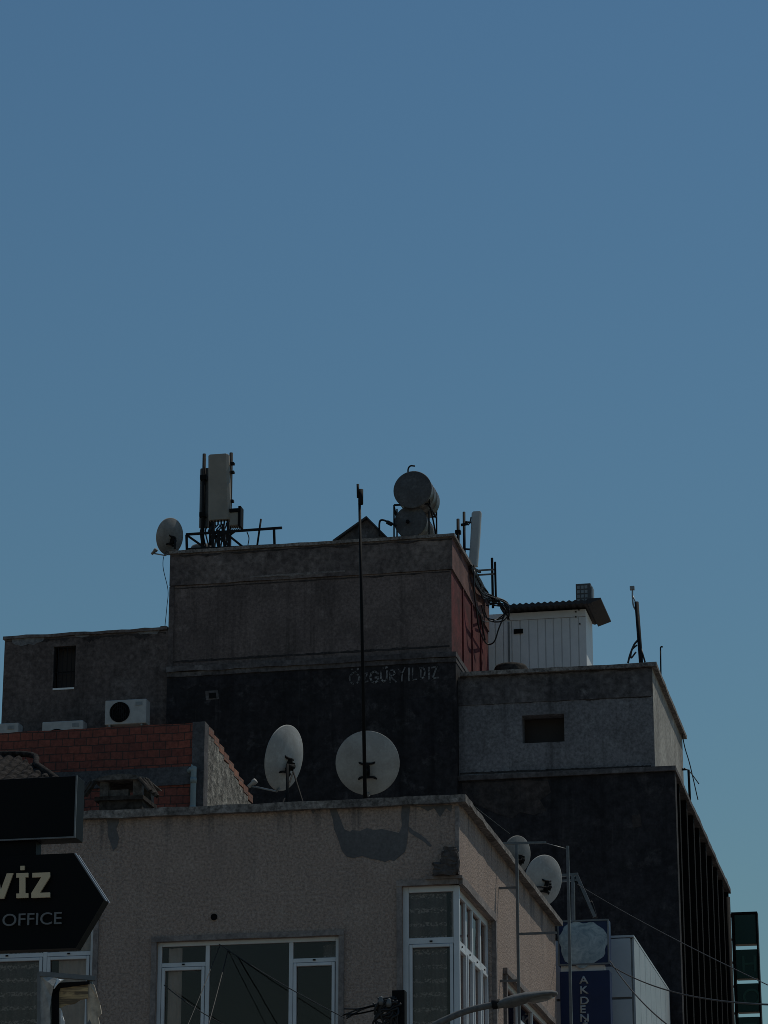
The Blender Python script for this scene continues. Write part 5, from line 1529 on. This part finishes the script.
# ================================================================== POLE, STREET LAMP, CABLES
YPo = 36.2
Pp = lambda x, y, Y=YPo: at(x, y, Y=Y)
ptop = Pp(399, 991)
root = thing('utility_pole', (ptop.x, YPo, 0), 'dark utility pole top tangled with black cables in front of the corner window', 'pole')
m = MB(); m.tube([(ptop.x, YPo, 0), (ptop.x, YPo, ptop.z - .12)], .11, 14, r1=.08); m.build('shaft', M_greypaint, root)
m = MB(); a, b = Pp(393.5, 1030), Pp(406, 991); m.box(a.x, b.x, YPo - .1, YPo + .06, a.z, b.z); m.build('terminal_box', M_dark, root, bevel=.008)
m = MB(); rr = random.Random(21)
for k in range(16):
    j = lambda s=3: rr.uniform(-s, s)
    x_, y_ = 384 + j(10), 1014 + j(8)
    m.tube(curve_pts([Pp(396 + j(1), 1003 + j(6), YPo - .1), Pp(x_ + 6 + j(), y_ - 6 + j(), YPo - .15), Pp(x_ - 4 + j(), y_ + j(6), YPo - .12 + j(.05)), Pp(x_ + 3 + j(), y_ + 9 + j(), YPo - .12), Pp(396 + j(2), 1024 + j(9), YPo - .1)], 6), .015, 5)
for k in range(5):
    j = lambda s=3: rr.uniform(-s, s)
    m.tube(curve_pts([Pp(392 + j(1), 1004 + j(4)), Pp(376 + j(), 1008 + j(4)), Pp(362 + j(4), 1010 + j(4)), Pp(345 + j(5), 1013 + j(6))], 6), .011, 5)
for x_, y_ in ((378, 998), (386, 1001), (373, 1003)):
    m.tube(curve_pts([Pp(x_, y_), Pp(x_ + 4, y_ + 4), Pp(x_ + 9, y_ + 5)], 4), .013, 5)
m.build('cable_tangle', M_cable, root)
m = MB(); 
for x_, y_ in ((381, 1001), (389, 1003)): q = Pp(x_, y_, YPo - .15); m.lathe(q, (0, 0, 1), [(0, -.05), (.03, -.05), (.04, 0), (.025, .03), (.03, .05), (0, .06)], 10)
m.build('insulator', M_greypaint, root)

YLm = 35.9
Lm = lambda x, y: at(x, y, Y=YLm)
base = Vector((ptop.x, YLm + .05, Lm(410, 1045).z))
root = thing('street_lamp', base, 'grey cobra-head street lamp on a curved arm reaching right from the pole', 'street lamp')
arm = curve_pts([base + Vector((0, .05, -.3)), base + Vector((.08, 0, 0)), Lm(433, 1026), Lm(447, 1019), Lm(465, 1011.5), Lm(482, 1007), Lm(497, 1004)], 8)
m = MB(); m.tube(arm, .043, 10); m.build('arm', M_lamp, root)
h0, h1 = Lm(495, 1004.5), Lm(557.5, 993.5)
hx = (h1 - h0).normalized(); hup = Vector((0, 1, 0)).cross(hx) * -1; 
if hup.z < 0: hup = -hup
m = MB(); secs = []; Lh = (h1 - h0).length
for t, up_, dn, wd in ((0, .05, .05, .05), (.05, .06, .06, .06), (.12, .065, .06, .065), (.16, .085, .07, .09), (.3, .11, .075, .12), (.5, .115, .045, .15), (.62, .10, .04, .16), (.8, .085, .03, .16), (.93, .065, .03, .13), (1.0, .03, .01, .06)):
    c_ = h0.lerp(h1, t); ring = []
    for k in range(14):
        an = 2 * math.pi * k / 14; s_, c__ = math.sin(an), math.cos(an)
        ring.append(m.bm.verts.new(c_ + Vector((0, 1, 0)) * wd * c__ + hup * (up_ * .72 * s_ if s_ > 0 else dn * s_)))
    secs.append(ring)
for r0, r1 in zip(secs, secs[1:]):
    for k in range(14):
        f_ = m.bm.faces.new((r0[k], r0[(k + 1) % 14], r1[(k + 1) % 14], r1[k])); f_.smooth = True
m.bm.faces.new(secs[0]); m.bm.faces.new(secs[-1]); hd_ = m.build('lamp_head', M_lamp, root)
m = MB(); secs = []
for t, dn, wd in ((.5, .03, .08), (.6, .055, .12), (.8, .05, .12), (.92, .03, .08)):
    c_ = h0.lerp(h1, t) - hup * .015
    secs.append([m.bm.verts.new(c_ + Vector((0, 1, 0)) * wd * math.cos(math.pi * k / 8) - hup * dn * math.sin(math.pi * k / 8)) for k in range(9)])
for r0, r1 in zip(secs, secs[1:]):
    for k in range(8): m.bm.faces.new((r0[k], r0[k + 1], r1[k + 1], r1[k])).smooth = True
m.bm.faces.new(secs[0]); m.bm.faces.new(secs[-1]); m.build('lens', M_lampglass, hd_)
m = MB(); m.lathe(arm[-1] - hx * .06, hx, [(.043, 0), (.06, 0), (.06, .1), (.045, .1)], 14); m.build('collar', M_steel, root)

# overhead lines
def line(a, b, drop, r, label, mat=M_greycable):
    m = MB(); m.tube(sag(a, b, drop), r, 5); tag(m.build('overhead_cable', mat, origin=a), label, 'cable', 'overhead cables')
line(at(577, 884, Y=51.5), at(800, 1000, Y=30), .06, .006, 'thin cable falling from the small pipe frame toward the far right')
line(at(610, 965, Y=50.3), at(800, 1005, Y=26), .18, .010, 'thicker cable leaving the gap of the navy sign toward the right edge')
line(at(610, 961, Y=50.3), at(672, 1028, Y=40), .1, .011, 'dark cable dropping steeply across the white clad block', M_cable)
line(at(219, 944, Y=39.85), at(345, 1018, Y=36.5), .04, .007, 'thin pale service line from the big window head down to the pole')
line(at(220, 945, Y=39.85), at(184, 1034, Y=36.5), .02, .006, 'thin pale line from the big window head straight down left')
line(at(164, 985, Y=39.8), at(236, 1030, Y=36.5), .05, .007, 'thin line crossing the left casement of the big window')
line(at(228, 950, Y=39.8), at(206, 1034, Y=36.5), .02, .009, 'dark line across the middle pane of the big window', M_cable)
line(at(470, 803, Y=42), at(510, 834, Y=48), .0, .005, 'thin wire slanting over the roof corner to the side dishes', M_cable)
